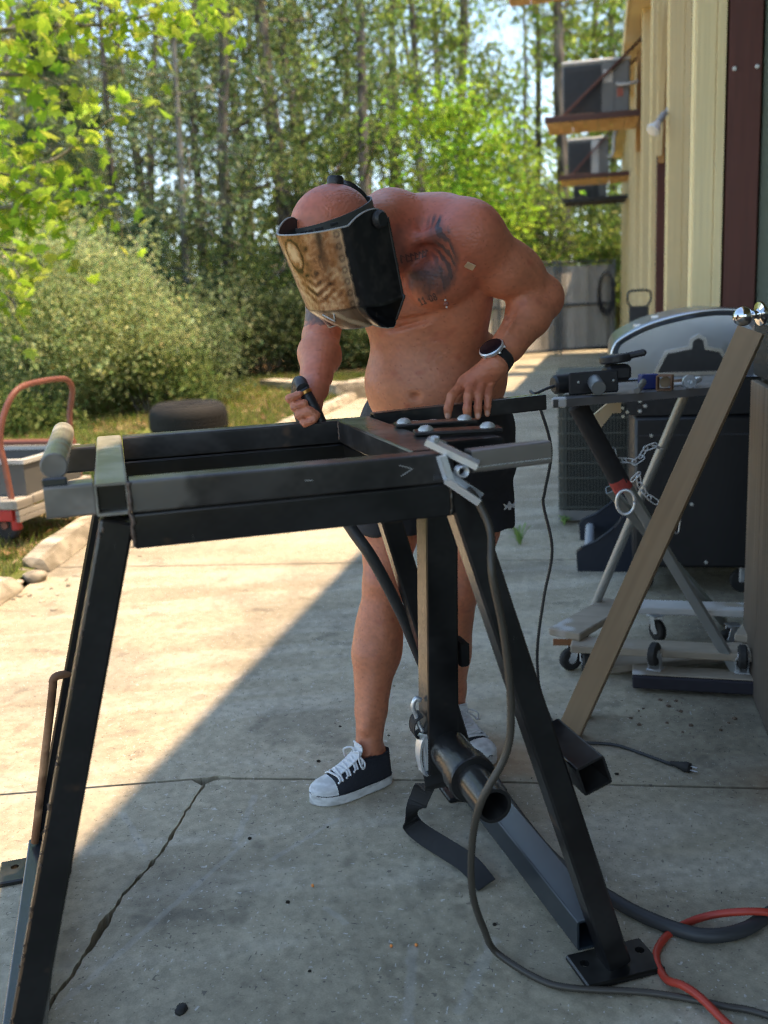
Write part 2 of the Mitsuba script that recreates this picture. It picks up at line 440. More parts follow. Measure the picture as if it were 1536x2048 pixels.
# small dark crumbs on the concrete
for k, (x, y, r, lab) in enumerate(((-0.725, 1.372, 0.013, 'black crumb of slag on the concrete, larger and farther of two left of centre'), (-0.715, 1.262, 0.013, 'round black crumb of slag on the concrete nearest the left leg of the stand'))):
    add('slag_crumb', rock((x, y, 0), r, 300 + k, 0.6), 'rubber', smooth=True, label=lab, cat='crumb')
bits = []
for k in range(90):
    x, y = rs.uniform(-0.9, 0.55), rs.uniform(1.2, 3.2)
    bits.append(rock((x, y, 0), 0.0010 + 0.0045 * rs.random() ** 3, 400 + k))
add('grit', cat(*bits), 'joint_dirt', smooth=True, label='scattered dark grit and slag specks on the shaded concrete', cat='grit', kind='stuff')

# ------------------------------------------------------------------ workshop building
bd = thing('workshop_building', 'tan and dark red workshop building along the right side of the drive', 'building')
H0 = 4.5
add(bd + '__wall', prism(sbox(0.62, 5.60, 8.0, 23.2), H0), 'red_stain')
# the camera-facing end of the building beside the open bay
end = add(bd + '__end_wall', prism(sbox(0.80, 5.47, 8.0, 5.60), H0), 'green_panel')
add(bd + '__end_wall__red_board', move(cbox(0.158, 0.04, 4.45, 0.004), 0.706, 5.455, 2.235), 'red_stain')
for x in (0.655, 0.762):
    add(bd + '__end_wall__bolt_head', lathe([(0, 0), (0.012, 0), (0.012, 0.005), (0.007, 0.009), (0, 0.009)], 10, frame_z((0, -1, 0), (x, 5.435, 2.297))), 'screw_head', smooth=40)
def column(y, x0=0.47, x1=0.617, d=0.16, h=H0 - 0.02):
    """A boxed tan column: a front board, a side board and a narrow trim strip standing proud."""
    c = add(bd + '__column', move(cbox(x1 - x0 - 0.014, d - 0.016, h, 0.003), (x0 + x1) / 2 + 0.004, y + d / 2 + 0.006, h / 2), 'tan_paint')
    add(c + '__face_board', move(cbox((x1 - x0) * 0.66, 0.014, h - 0.004, 0.002), x0 + (x1 - x0) * 0.33, y + 0.006, h / 2), 'tan_paint')
    add(c + '__trim_strip', move(cbox((x1 - x0) * 0.30, 0.018, h - 0.004, 0.002), x1 - (x1 - x0) * 0.165, y + 0.002, h / 2), 'tan_paint')
    add(c + '__side_board', move(cbox(0.012, d - 0.012, h - 0.006, 0.002), x0 - 0.001, y + d / 2 + 0.012, h / 2), 'tan_paint')
    return c
for y in (5.44, 7.45, 9.9, 12.0, 14.4, 16.6, 18.8, 21.0, 23.05):
    column(y)
# a red door leaf and slanted tan brace boards in the bay behind the second column
d_ = add(bd + '__door', move(cbox(0.082, 0.045, 2.42, 0.004), 0.508, 8.9, 1.215), 'red_stain', label='narrow dark red door leaf standing open edge-on')
add(d_ + '__screw', lathe([(0, 0), (0.008, 0), (0.005, 0.005), (0, 0.005)], 8, frame_z((0, -1, 0), (0.508, 8.875, 0.98))), 'screw_head')
add(bd + '__brace_board', bar((0.475, 8.80, 2.35), (0.545, 8.80, 4.1), 0.03, 0.055, (1, 0, 0)), 'tan_paint')
add(bd + '__brace_board', bar((0.50, 8.84, 2.30), (0.545, 8.84, 3.2), 0.03, 0.045, (1, 0, 0)), 'cedar')
add(bd + '__cream_panel', move(cbox(0.10, 0.03, 2.0, 0.003), 0.515, 8.95, 3.45), 'tan_paint')
# corner boards at the far end, cedar soffit pieces below the roof
add(bd + '__corner_board', move(cbox(0.10, 0.05, H0 - 0.1, 0.003), 0.54, 22.98, H0 / 2), 'tan_paint')
for k, (y, z) in enumerate(((13.6, 4.05), (13.75, 3.7), (13.9, 3.3))):
    add(bd + '__cedar_batten', move(cbox(0.13, 0.03, 0.42, 0.003), 0.52, y, z), 'cedar')
# roof: sheet, fascia, gutter line
rf = add(bd + '__roof', put(cbox(9.4, 29.2, 0.06, 0.004), frame((1, 0, 0.16), (0, 0, 1), (4.93, 9.2, 5.24))), 'green_panel')
add(bd + '__roof__fascia', move(cbox(0.03, 29.2, 0.16, 0.003), 0.305, 9.2, 4.42), 'tan_paint')
add(bd + '__roof__soffit', move(cbox(0.36, 29.1, 0.015, 0.002), 0.505, 9.2, 4.345), 'tan_paint')
# the open bay on the right: back wall, posts, ceiling
add(bd + '__bay_wall', prism(sbox(4.6, -5.4, 4.75, 5.46), H0 + 0.55), 'green_panel')
for y in (-5.2, -0.4):
    add(bd + '__bay_post', move(cbox(0.14, 0.14, 4.34, 0.004), 0.60, y, 2.17), 'red_stain')

# flood lamp on the second column
fl = thing('flood_lamp', 'white reflector flood lamp bulb in a grey holder on the tan column', 'lamp')
a, b = V(0.468, 7.50, 2.475), V(0.385, 7.36, 2.385)
ax = unit(V(-0.42, -0.35, -0.62))
o = V(0.44, 7.44, 2.455)
add(fl + '__mounting_plate', lathe([(0, 0), (0.03, 0), (0.03, 0.012), (0, 0.014)], 16, frame_z((-1, 0, 0), (0.463, 7.5, 2.475))), 'zinc', smooth=40)
add(fl + '__arm', hose([(0.462, 7.5, 2.475), (0.452, 7.48, 2.475), (0.44, 7.45, 2.458)], 0.008), 'grey_pvc', smooth=True)
add(fl + '__holder', lathe([(0, 0), (0.022, 0), (0.024, 0.01), (0.024, 0.075), (0.02, 0.08)], 16, frame_z(ax, o)), 'grey_pvc', smooth=40)
add(fl + '__bulb', lathe([(0.016, 0.078), (0.022, 0.09), (0.045, 0.135), (0.052, 0.155), (0.050, 0.163), (0.03, 0.168), (0, 0.170)], 20, frame_z(ax, o)), 'bulb_glass', smooth=40)

# black board with a wire loop handle leaning by the building
bl = thing('handled_board', 'black rectangular board with a wire loop handle standing against the building', 'board')
add(bl + '__panel', move(cbox(0.135, 0.03, 1.14, 0.006), 0.268, 7.2, 0.575), 'black_plastic')
add(bl + '__handle', hose([(0.215, 7.19, 1.14), (0.190, 7.19, 1.175), (0.188, 7.19, 1.215), (0.20, 7.19, 1.245), (0.23, 7.19, 1.252), (0.31, 7.19, 1.252), (0.338, 7.19, 1.243), (0.348, 7.19, 1.215), (0.343, 7.19, 1.175), (0.32, 7.19, 1.14)], 0.008, 4), 'black_plastic', smooth=True)
add(bl + '__bolt', ball((0.285, 7.183, 1.05), 0.012, 1, (1, 0.5, 1)), 'screw_head', smooth=True)

# ------------------------------------------------------------------ wall shelves with outdoor units
pr('new_lumber', mikit.proc(wood_fn((0.50, 0.29, 0.10), (0.74, 0.52, 0.24), 2, 9, 3)), 0.7)
pr('brown_iron', (0.085, 0.033, 0.022), 0.5, 0.2)
pr('ac_grey', (0.155, 0.15, 0.14), 0.5)
pr('ac_light', (0.52, 0.51, 0.48), 0.5)
pr('ac_dark', (0.03, 0.03, 0.032), 0.6)
pr('label_red', (0.35, 0.10, 0.06), 0.6)
def wall_shelf(y, z, x0, x1, depth, label, black=False):
    """z is the underside of the planks, which run away from the camera behind a brown iron edge."""
    s = thing('wall_shelf', label, 'shelf', 'shelves on brackets along the building')
    m1, m2 = ('ac_dark', 'ac_dark') if black else ('new_lumber', 'brown_iron')
    n = 1 if black else 7
    w = (x1 - x0) / n
    r = np.random.default_rng(int(y * 10))
    for k in range(n):
        add(s + '__plank', move(cbox(w - (0.004 + 0.006 * r.random()), depth, 0.036, 0.003), x0 + w * (k + 0.5), y + depth / 2 + r.uniform(0, 0.02), z + 0.018 + r.uniform(-0.003, 0.003)), m1)
    add(s + '__edge_iron', move(cbox(x1 - x0 + 0.02, 0.02, 0.075, 0.003), (x0 + x1) / 2, y - 0.012, z + 0.032), m2)
    for yy in (y + 0.03, y + depth - 0.05):
        if not black:
            add(s + '__brace', bar((x0 + 0.20, yy, z + 0.06), (0.52, yy + 0.2, min(z + 1.10, 4.32)), 0.03, 0.05, (0, 1, 0)), m2)
    return s
wall_shelf(7.43, 3.511, -0.70, 0.462, 0.95, 'timber shelf nearest the camera cut off by the top edge of the picture')
wall_shelf(12.9, 3.377, -0.665, 0.462, 0.95, 'timber wall shelf under the larger dark air conditioning unit')
wall_shelf(16.7, 3.130, -0.655, 0.462, 0.95, 'timber wall shelf under the second air conditioning unit with pale end')
wall_shelf(18.6, 2.955, -0.64, 0.462, 0.9, 'black shelf under the lowest and farthest air conditioning unit', True)

def ac_unit(x0, x1, xs, y, z, h, d, label, light):
    u = thing('air_conditioner', label, 'air conditioner', 'air conditioning units on the wall shelves')
    add(u + '__casing', move(cbox(x1 - x0, d, h, 0.02), (x0 + x1) / 2, y + d / 2, z + h / 2), 'ac_grey', smooth=40)
    add(u + '__lid', move(cbox(x1 - x0 + 0.02, d + 0.02, 0.045, 0.015), (x0 + x1) / 2, y + d / 2, z + h + 0.012), 'ac_light', smooth=40)
    gw = xs - x0 - 0.02
    g = add(u + '__grille', move(cbox(gw, 0.012, h - 0.06, 0.003), x0 + 0.015 + gw / 2, y - 0.004, z + h / 2), 'ac_dark')
    for k in range(int((h - 0.08) / 0.035)):
        add(g + '__slat', move(cbox(gw - 0.01, 0.008, 0.007, 0.001), x0 + 0.015 + gw / 2, y - 0.0125, z + 0.05 + 0.035 * k), 'ac_dark')
    add(u + '__valve_cover', move(cbox((x1 - xs) * 0.42, 0.014, h * 0.94, 0.004), xs + (x1 - xs) * 0.22, y - 0.004, z + h / 2), light)
    return u
u1 = ac_unit(-0.46, 0.36, 0.02, 13.1, 3.416, 0.66, 0.34, 'large dark grey air conditioning unit on the higher shelf', 'ac_grey')
add(u1 + '__sticker', move(cbox(0.075, 0.003, 0.10, 0.001), 0.24, 13.096, 3.70), 'label_red')
add(u1 + '__sticker', move(cbox(0.11, 0.003, 0.15, 0.001), 0.095, 13.088, 3.90), 'ac_light')
add(u1 + '__pipe', hose([(0.20, 13.08, 3.80), (0.24, 13.06, 3.78), (0.36, 13.05, 3.78), (0.46, 13.1, 3.81)], 0.02), 'ac_light', smooth=True)
u2 = ac_unit(-0.52, 0.14, -0.14, 16.9, 3.169, 0.58, 0.34, 'air conditioning unit with pale end on the second shelf', 'ac_light')
add(u2 + '__pipe', hose([(0.12, 16.88, 3.45), (0.20, 16.85, 3.50), (0.22, 16.9, 3.8), (0.30, 17.0, 3.9)], 0.025), 'ac_light', smooth=True)
ac_unit(-0.48, 0.12, -0.14, 18.8, 2.993, 0.27, 0.34, 'small black unit on the lowest black shelf near the gate', 'ac_dark')

# ------------------------------------------------------------------ wooden gate and fence
def fence_c(p, n, uv):
    g = mikit.fbm(p.x * 45, p.y * 45, p.z * 2, octaves=3)
    b = mikit.cell_rand(dr.floor(p.x / 0.145), 3.0)
    return mikit.mix((0.34, 0.325, 0.295), (0.78, 0.745, 0.68), g) * (0.55 + 0.75 * b)
pr('fence_wood', mikit.proc(fence_c), 0.9)
pr('fence_steel', (0.10, 0.115, 0.125), 0.5, 0.3)
pr('hose_dark', (0.02, 0.02, 0.025), 0.5)
ft = thing('wooden_gate', 'grey weathered board gate in a steel frame closing the end of the drive', 'gate')
fa, fb = V(0.33, 23.25, 0), V(-3.5, 20.6, 0)
fd = unit(fb - fa)
fl_ = np.linalg.norm(fb - fa)
s, k = 0.06, 0
rr = np.random.default_rng(8)
while s < fl_ - 0.1:
    c = fa + fd * (s + 0.068)
    add(ft + '__board', put(cbox(0.130 + rr.uniform(-.004, .004), 0.022, 1.86 + rr.uniform(-0.02, 0.02), 0.003), frame(fd, (0, 0, 1), (c[0], c[1], 0.12 + 0.93))), 'fence_wood')
    s += 0.142
for z, hh in ((2.05, 0.05), (1.12, 0.05), (0.13, 0.07)):
    add(ft + '__rail', bar(fa + V(0, -0.03, z), fb + V(0, -0.03, z), 0.04, hh), 'fence_steel')
for s in (0.02, 1.46, 1.58, 3.0, 4.5):
    c = fa + fd * s + V(0, -0.075, 0)
    add(ft + '__post', bar(c + V(0, 0, 0.03), c + V(0, 0, 2.09), 0.06, 0.06, (1, 0, 0)), 'fence_steel')
coil = []
for k in range(5):
    an = np.linspace(0, 2 * np.pi, 19)[:-1]
    coil.append(hose(np.c_[0.13 + (0.13 + 0.012 * k) * np.cos(an), 23.0 - 0.015 * k + 0 * an, 1.40 - 0.02 * k + (0.42 + 0.015 * k) * np.sin(an)][list(range(18)) + [0]], 0.013, 3, 6))
add('garden_hose', cat(*coil), 'hose_dark', smooth=True, label='coil of dark garden hose hanging on the gate by the building corner', cat='hose')

# ------------------------------------------------------------------ steel stand (u along the rails, v across, both on the ground)
SO, SU, SV = V(-0.692, 1.209, 0), V(0.8813, 0.4726, 0), V(-0.4726, 0.8813, 0)
def W(a, b, z):
    return SO + SU * a + SV * b + V(0, 0, z)

def steel(lo, hi, rustc, rust_at=0.62, dusty=0.25, worn=False):
    def fn(p, n, uv):
        a = mikit.fbm(p.x * 9, p.y * 9, p.z * 9, octaves=4)
        f = mikit.noise(p.x * 130, p.y * 130, p.z * 130)
        c = mikit.mix(lo, hi, mikit.smoothstep(0.3, 0.7, a) * (0.6 + 0.5 * f))
        r = mikit.fbm(p.x * 16 + 5, p.y * 16, p.z * 16, octaves=4)
        c = mikit.mix(c, mi.Color3f(*hi) * 1.7, 0.55 * mikit.smoothstep(0.60, 0.74, mikit.fbm(p.x * 6 + 11, p.y * 6, p.z * 9, octaves=5)))
        if worn:
            wd = dr.sqrt(dr.square(p.x + 0.618) + dr.square(p.y - 1.249) + dr.square(p.z - 0.957)) + 0.05 * (mikit.fbm(p.x * 30, p.y * 30, p.z * 30) - 0.5)
            c = mikit.mix(c, (0.15, 0.138, 0.122), 0.75 * mikit.smoothstep(0.062, 0.030, wd))
        c = mikit.mix(c, rustc, 0.8 * mikit.smoothstep(rust_at, rust_at + 0.12, r))
        d = mikit.smoothstep(0.55, 1.0, n.z) * mikit.smoothstep(0.35, 0.7, a) * dusty
        c = mikit.mix(c, (0.20, 0.185, 0.155), d)
        s = mikit.noise(p.x * 420 + p.y * 260, p.y * 18, p.z * 18)
        return mikit.mix(c, (0.22, 0.22, 0.22), 0.5 * mikit.smoothstep(0.965, 0.99, s))
    return fn
def steel_r(p, n, uv):
    return 0.15 + 0.20 * mikit.fbm(p.x * 14, p.y * 14, p.z * 14, octaves=3)
SR = mikit.proc(steel_r)
for nm, fn in (('black_steel', steel((0.006, 0.006, 0.0065), (0.014, 0.0135, 0.014), (0.06, 0.035, 0.02), 0.70, 0.14)),
               ('mill_steel', steel((0.016, 0.0155, 0.0155), (0.042, 0.039, 0.037), (0.11, 0.07, 0.045), 0.70, 0.3, True)),
               ('dusty_steel', steel((0.20, 0.19, 0.16), (0.46, 0.42, 0.36), (0.34, 0.20, 0.11), 0.66, 0.5)),
               ('grey_steel', steel((0.15, 0.14, 0.125), (0.34, 0.31, 0.275), (0.26, 0.15, 0.08), 0.64, 0.5))):
    scene[nm] = {'type': 'twosided', 'bsdf': {'type': 'principled', 'base_color': mikit.proc(fn), 'roughness': SR, 'metallic': 0.0, 'specular': 0.5}}
scene['bare_tube'] = {'type': 'twosided', 'bsdf': {'type': 'principled', 'base_color': rgb(0.30, 0.27, 0.25), 'roughness': 0.36, 'metallic': 0.75}}
pr('rusty_bar', mikit.proc(steel((0.16, 0.075, 0.035), (0.34, 0.20, 0.11), (0.10, 0.045, 0.02), 0.5, 0.1)), 0.7)
pr('weld_bead', (0.13, 0.10, 0.085), 0.5, 0.5)
pr('bluish_paint', (0.020, 0.027, 0.034), 0.22, 0.0, specular=0.7)

st = thing('welded_stand', 'black square-tube steel stand with splayed legs that the man is welding', 'stand')
B = 0.047
def rail(name, a, b, mat, w=B, h=B, parent=None, up=(0, 0, 1), t=0.004, label=None):
    return add((parent or st) + '__' + name, sqtube(W(*a), W(*b), w, h, t, up, 0.005), mat, smooth=30, label=label)
zt = 0.98 - B / 2
zl = 0.9065
rail('cross_tube', (B / 2, 0.0, zt), (B / 2, 0.60, zt), 'dusty_steel', label='sunlit grey cross tube with an open end at the left')
rail('rail', (B + 0.002, B / 2, zt), (0.535, B / 2, zt), 'mill_steel')
rail('rail', (B + 0.002, B / 2, zl), (0.529, B / 2, zl), 'black_steel', h=0.0525)
rail('rail', (B + 0.002, 0.577, zt), (0.56, 0.577, zt), 'mill_steel')
rail('rail', (B + 0.002, 0.577, zl), (0.529, 0.577, zl), 'black_steel', h=0.0525)
add(st + '__tube_plug', put(cbox(B - 0.009, 0.006, B - 0.009, 0.001), frame(SU, (0, 0, 1), W(B / 2, 0.022, zt))), 'black_steel')  # black plate added to stand for the shade inside the open tube
rail('cross_tube', (0.5205, B + 0.001, zt + 0.001), (0.5205, 0.5535, zt + 0.001), 'mill_steel', w=0.077)
rail('cross_tube', (B / 2, B + 0.002, zl), (B / 2, 0.5535, zl), 'black_steel')
rail('cross_tube', (0.5205, B + 0.002, zl), (0.5205, 0.5535, zl), 'black_steel', w=0.06)
# stubs left of the cross tube and the round bar across them
sb = rail('stub', (-0.068, 0.043, zt - 0.001), (-0.0015, 0.043, zt - 0.001), 'grey_steel')
add(sb + '__end_plate', put(cbox(0.003, B - 0.002, B - 0.002, 0.001), frame(SU, (0, 0, 1), W(-0.0665, 0.043, zt - 0.001))), 'grey_steel')
rail('stub', (-0.062, 0.477, zt - 0.001), (-0.0015, 0.477, zt - 0.001), 'mill_steel')
add(st + '__round_bar', cyl(W(-0.053, 0.062, 1.001), W(-0.058, 0.53, 1.001), 0.0195, 28, c=0.002), 'grey_steel', smooth=40)
add(st + '__round_bar__bracket', put(cbox(0.034, 0.012, 0.012, 0.002), frame(SU, (0, 0, 1), W(-0.052, 0.028, 0.984))), 'bluish_paint')
# extensions at the right
rail('extension_tube', (0.5655, 0.0165, 0.9625), (0.700, 0.0165, 0.9665), 'bare_tube', w=0.033, h=0.036, label='bare brown-grey tube sticking out at the front right corner')
add(st + '__extension_tube__seam', put(cbox(0.132, 0.0012, 0.0016, 0.0004), frame(SU + V(0, 0, 0.03), (0, 0, 1), W(0.633, -0.0004, 0.9555))), 'zinc')
rail('extension_tube', (0.562, 0.578, 0.972), (0.955, 0.578, 0.985), 'mill_steel', w=0.036, h=0.034, label='rusty angle tube sticking out at the rear right corner under the hand')
# legs
LEGS = [((0.0275, B / 2, 0.924), (-0.223, 0.012, 0.012)), ((0.5445, B / 2, 0.924), (0.822, 0.012, 0.012)), ((0.0275, 0.577, 0.924), (-0.223, 0.725, 0.012)), ((0.5445, 0.577, 0.924), (0.815, 0.725, 0.012))]
for k, (a, b) in enumerate(LEGS):
    lg = add(st + '__leg', put(cbox(np.linalg.norm(W(*b) - W(*a)), B, B, 0.004), frame(W(*b) - W(*a), SV, (W(*a) + W(*b)) / 2)), 'black_steel', smooth=30)
    fp = put(cbox(0.155, 0.092, 0.012, 0.003), frame(SU, (0, 0, 1), W(b[0] + (0.0 if b[0] > 0 else -0.01), b[1], 0.0065)))
    hole = [cyl(W(b[0] + s, b[1] + 0.012, -0.01), W(b[0] + s, b[1] + 0.012, 0.03), 0.009, 16) for s in (-0.055, 0.058)]
    q = toman(fp)
    for hcut in hole:
        q = q - toman(hcut)
    add(lg + '__foot_plate', man(q), 'black_steel', label='black foot plate with bolt holes' if k == 1 else None)
# weld beads where the rails meet the legs
def bead(pts, r, seed):
    p = spline([W(*q) for q in pts], 9)
    rr = np.random.default_rng(seed)
    return hose(p + rr.normal(0, r * 0.28, p.shape), r * (0.75 + 0.6 * rr.random(len(p))), smooth_pts=False, sides=6)
add(st + '__weld', bead([(B + 0.001, -0.001, 0.978), (B + 0.001, -0.001, 0.93), (B + 0.001, -0.001, 0.884)], 0.0032, 1), 'weld_bead', smooth=True)
add(st + '__weld', bead([(0.530, -0.001, 0.925), (0.5295, -0.001, 0.884)], 0.003, 2), 'black_steel', smooth=True)
add(st + '__weld', bead([(0.482, 0.554, 0.978), (0.482, 0.552, 0.94)], 0.0025, 3), 'weld_bead', smooth=True)
sp_ = np.random.default_rng(9)
lo_a, lo_b = V(0.0275 - 0.0235, -0.0005, 0.915), V(-0.223 - 0.0235, -0.0115, 0.02)
for k in range(34):
    t = sp_.random() ** 1.4
    q = lo_a + (lo_b - lo_a) * t
    add(st + '__weld_spatter', ball(W(q[0] + sp_.normal(0, 0.0012), q[1] - 0.0004, q[2]), 0.0008 + 0.0012 * sp_.random(), 1, (1, 1, 1 + 2 * sp_.random())), 'weld_bead', smooth=True)
# sloping spreader beams on the floor between the feet
for a in (0.79, -0.205):
    rail('spreader_beam', (a, 0.035, 0.062), (a, 0.70, 0.062), 'bluish_paint', w=0.064, h=0.06, label='blue-black beam on the floor between two feet')
# handle rod fixed along the rear left leg
hr = add(st + '__handle_rod', hose([W(-0.096, 0.636, 0.487), W(-0.116, 0.625, 0.488), W(-0.131, 0.622, 0.487), W(-0.139, 0.622, 0.477), W(-0.147, 0.627, 0.435), W(-0.221, 0.672, 0.098)], 0.0085, 5, 10), 'rusty_bar', smooth=True, label='rusty rod with a bent top along the rear left leg')
add(st + '__handle_rod__lug', bar(W(-0.219, 0.671, 0.108), W(-0.196, 0.700, 0.112), 0.012, 0.02), 'black_steel')
# hanging post with a pipe socket
rail('hanging_post', (0.6165, 0.325, 0.93), (0.5985, 0.325, 0.292), 'black_steel', w=0.064, h=0.064, up=SV)
pp = add(st + '__pipe_socket', lathe([(0.034, 0), (0.041, 0.0), (0.041, 0.085), (0.046, 0.090), (0.047, 0.130), (0.044, 0.135), (0.033, 0.136), (0.0325, 0.235), (0.026, 0.235), (0.026, 0.02)], 28, frame_z(-SV, W(0.612, 0.296, 0.338))), 'black_steel', smooth=35)
# short open tube stub on the front right leg
rail('tube_stub', (0.768, -0.012, 0.402), (0.766, 0.155, 0.402), 'black_steel', w=0.056, h=0.056, up=SU * -0.31 + V(0, 0, 0.95))
# hinge straps with carriage bolts on the right
zp = 0.9815
for (a0, b0, a1, b1) in ((0.545, 0.356, 0.70, 0.330), (0.545, 0.222, 0.690, 0.190)):
    h = add(st + '__hinge_strap', put(cbox(0.155, 0.050, 0.007, 0.002), frame(W(a1, b1, 0) - W(a0, b0, 0), (0, 0, 1), W((a0 + a1) / 2, (b0 + b1) / 2, zp + 0.0045))), 'black_steel')
    for t in (0.12, 0.86):
        add(h + '__bolt_head', lathe([(0, 0), (0.014, 0), (0.0135, 0.003), (0.009, 0.0075), (0.004, 0.0092), (0, 0.0095)], 18, frame_z((0, 0, 1), W(a0 + (a1 - a0) * t, b0 + (b1 - b0) * t, zp + 0.008))), 'screw_head', smooth=40)
for (a, b) in ((0.600, 0.400), (0.636, 0.396)):
    add(st + '__nut', lathe([(0, 0), (0.008, 0), (0.008, 0.006), (0, 0.006)], 6, frame_z((0, 0, 1), W(a, b, 0.98))), 'screw_head')
add(st + '__hinge_block', put(cbox(0.105, 0.05, 0.05, 0.003), frame(SU, (0, 0, 1), W(0.6175, 0.145, 0.955))), 'black_steel')
add(st + '__gusset_bar', put(cbox(0.16, 0.04, 0.03, 0.003), frame(SU + SV * 0.05, (0, 0, 1), W(0.642, 0.46, 0.960))), 'black_steel')
# chalk arrow on the front rail
pr('chalk', (0.30, 0.30, 0.29), 0.9)
for a, b in (((0.447, -0.0003, 0.968), (0.468, -0.0003, 0.9605)), ((0.468, -0.0003, 0.9605), (0.449, -0.0003, 0.951)), ((0.30, -0.0003, 0.958), (0.312, -0.0003, 0.957))):
    add(st + '__chalk_mark', bar(W(*a), W(*b), 0.0008, 0.0014, (0, 0, 1), 0.0002), 'chalk')
add(st + '__side_bracket', put(cbox(0.022, 0.05, 0.05, 0.004), frame(SU, (0, 0, 1), W(0.6525, 0.325, 0.53))), 'black_steel')

# ratchet strap with its buckle hanging from the post
rs_ = thing('ratchet_strap', 'black webbing strap curling to the floor with a plated ratchet buckle on the hanging post', 'strap')
pr('webbing', (0.012, 0.012, 0.013), 0.75)
add(rs_ + '__webbing', ribbon([W(0.585, 0.325, 0.30), W(0.588, 0.32, 0.25), (-0.375, 1.93, 0.17), (-0.405, 1.96, 0.10), (-0.425, 1.985, 0.045), (-0.395, 1.965, 0.027), (-0.335, 1.915, 0.026), (-0.275, 1.86, 0.026), (-0.232, 1.815, 0.010)],
                              [SU, SU, (0.9, -0.2, 0.2), (0.7, -0.2, 0.6), (0.45, 0.5, 0.7), (0.45, 0.4, 0.8), (0.5, 0.45, 0.7), (0.5, 0.5, 0.6), (0.7, 0.6, 0.3)], 0.045, 0.0025), 'webbing', smooth=40)
bk = add(rs_ + '__buckle', cat(ribbon([W(0.566, 0.315, 0.372), W(0.556, 0.31, 0.36), W(0.552, 0.31, 0.33), W(0.558, 0.31, 0.298), W(0.568, 0.315, 0.292)], SV, 0.030, 0.004),
                              bar(W(0.569, 0.30, 0.30), W(0.569, 0.30, 0.37), 0.006, 0.02, SU)), 'zinc', smooth=30)
add(rs_ + '__hook', hose([W(0.568, 0.325, 0.372), W(0.560, 0.325, 0.39), W(0.555, 0.325, 0.41), W(0.549, 0.325, 0.43), W(0.556, 0.325, 0.445), W(0.566, 0.325, 0.44)], 0.005, 5), 'zinc', smooth=True)
add(rs_ + '__loop', ribbon([W(0.567, 0.33, 0.41), W(0.551, 0.33, 0.40), W(0.547, 0.33, 0.38), W(0.553, 0.33, 0.365), W(0.567, 0.33, 0.37)], SV, 0.035, 0.002), 'webbing', smooth=40)

# welding ground clamp biting the front right corner, and its lead
gc = thing('ground_clamp', 'plated spring welding clamp gripping the front right corner of the stand', 'clamp')
d0 = unit(W(0.566, -0.020, 0.958) - W(0.505, 0.012, 0.999))
def chan(p0, p1, w, h, t=0.0025, up=(0, 0, 1)):
    L = np.linalg.norm(np.asarray(p1) - np.asarray(p0))
    sec = sbox(-w / 2, -h / 2, w / 2, h / 2).difference(sbox(-w / 2 + t, -h / 2 - 1, w / 2 - t, h / 2 - t))
    m = trimesh.creation.extrude_polygon(sec, L, engine='earcut')
    m.apply_translation([0, 0, -L / 2])
    f = np.eye(4)
    f[:3, 0], f[:3, 1], f[:3, 2] = V(0, 1, 0), V(0, 0, 1), V(1, 0, 0)
    m.apply_transform(f)
    return put(m, frame(np.asarray(p1) - np.asarray(p0), up, (np.asarray(p0) + np.asarray(p1)) / 2))
add(gc + '__upper_jaw', chan(W(0.496, 0.012, 1.0005), W(0.567, -0.020, 0.960), 0.026, 0.010, up=(0.1, -0.1, 1)), 'zinc')
add(gc + '__upper_jaw__bolt', lathe([(0, 0), (0.0075, 0), (0.0075, 0.007), (0.006, 0.008), (0, 0.008)], 6, frame_z((0.15, -0.2, 1), W(0.507, 0.005, 0.999))), 'screw_head')
hnd = unit(W(0.566, -0.03, 0.905) - W(0.512, -0.012, 0.955))
add(gc + '__lower_jaw', cat(chan(W(0.511, -0.010, 0.978), W(0.521, -0.014, 0.940), 0.024, 0.010, up=SU), chan(W(0.519, -0.013, 0.945), W(0.566, -0.030, 0.908), 0.024, 0.012, up=(-0.3, 0.3, -1))), 'zinc')
sp = [W(0.541 + 0.0, -0.018, 0.953) + SV * (0.012 - 0.0000375 * k * 10) + (SU * math.cos(k * 0.7) + V(0, 0, 1) * math.sin(k * 0.7)) * 0.0085 for k in range(58)]
add(gc + '__spring', hose(sp, 0.0014, smooth_pts=False, sides=6), 'zinc', smooth=True)
pr('cable_grey', (0.050, 0.043, 0.034), 0.42)
pr('cable_dark', (0.035, 0.036, 0.038), 0.5)
pr('cable_red', (0.42, 0.045, 0.025), 0.42)
add('ground_lead', hose([W(0.548, -0.022, 0.925), W(0.562, -0.028, 0.905), W(0.575, -0.045, 0.86), (-0.160, 1.415, 0.80), (-0.145, 1.425, 0.70), (-0.137, 1.43, 0.58), (-0.146, 1.43, 0.50), (-0.189, 1.42, 0.412), (-0.209, 1.45, 0.312), (-0.218, 1.51, 0.188), (-0.206, 1.56, 0.085), (-0.190, 1.60, 0.012), (-0.115, 1.545, 0.009), (-0.052, 1.527, 0.009), (0.086, 1.536, 0.009), (0.201, 1.523, 0.009), (0.30, 1.50, 0.009), (0.6, 1.35, 0.009), (1.2, 1.1, 0.009)], 0.0063, 7, 10), 'cable_grey', smooth=True,
    label='grey-brown cable hanging from the ground clamp and snaking across the floor', cat='cable')
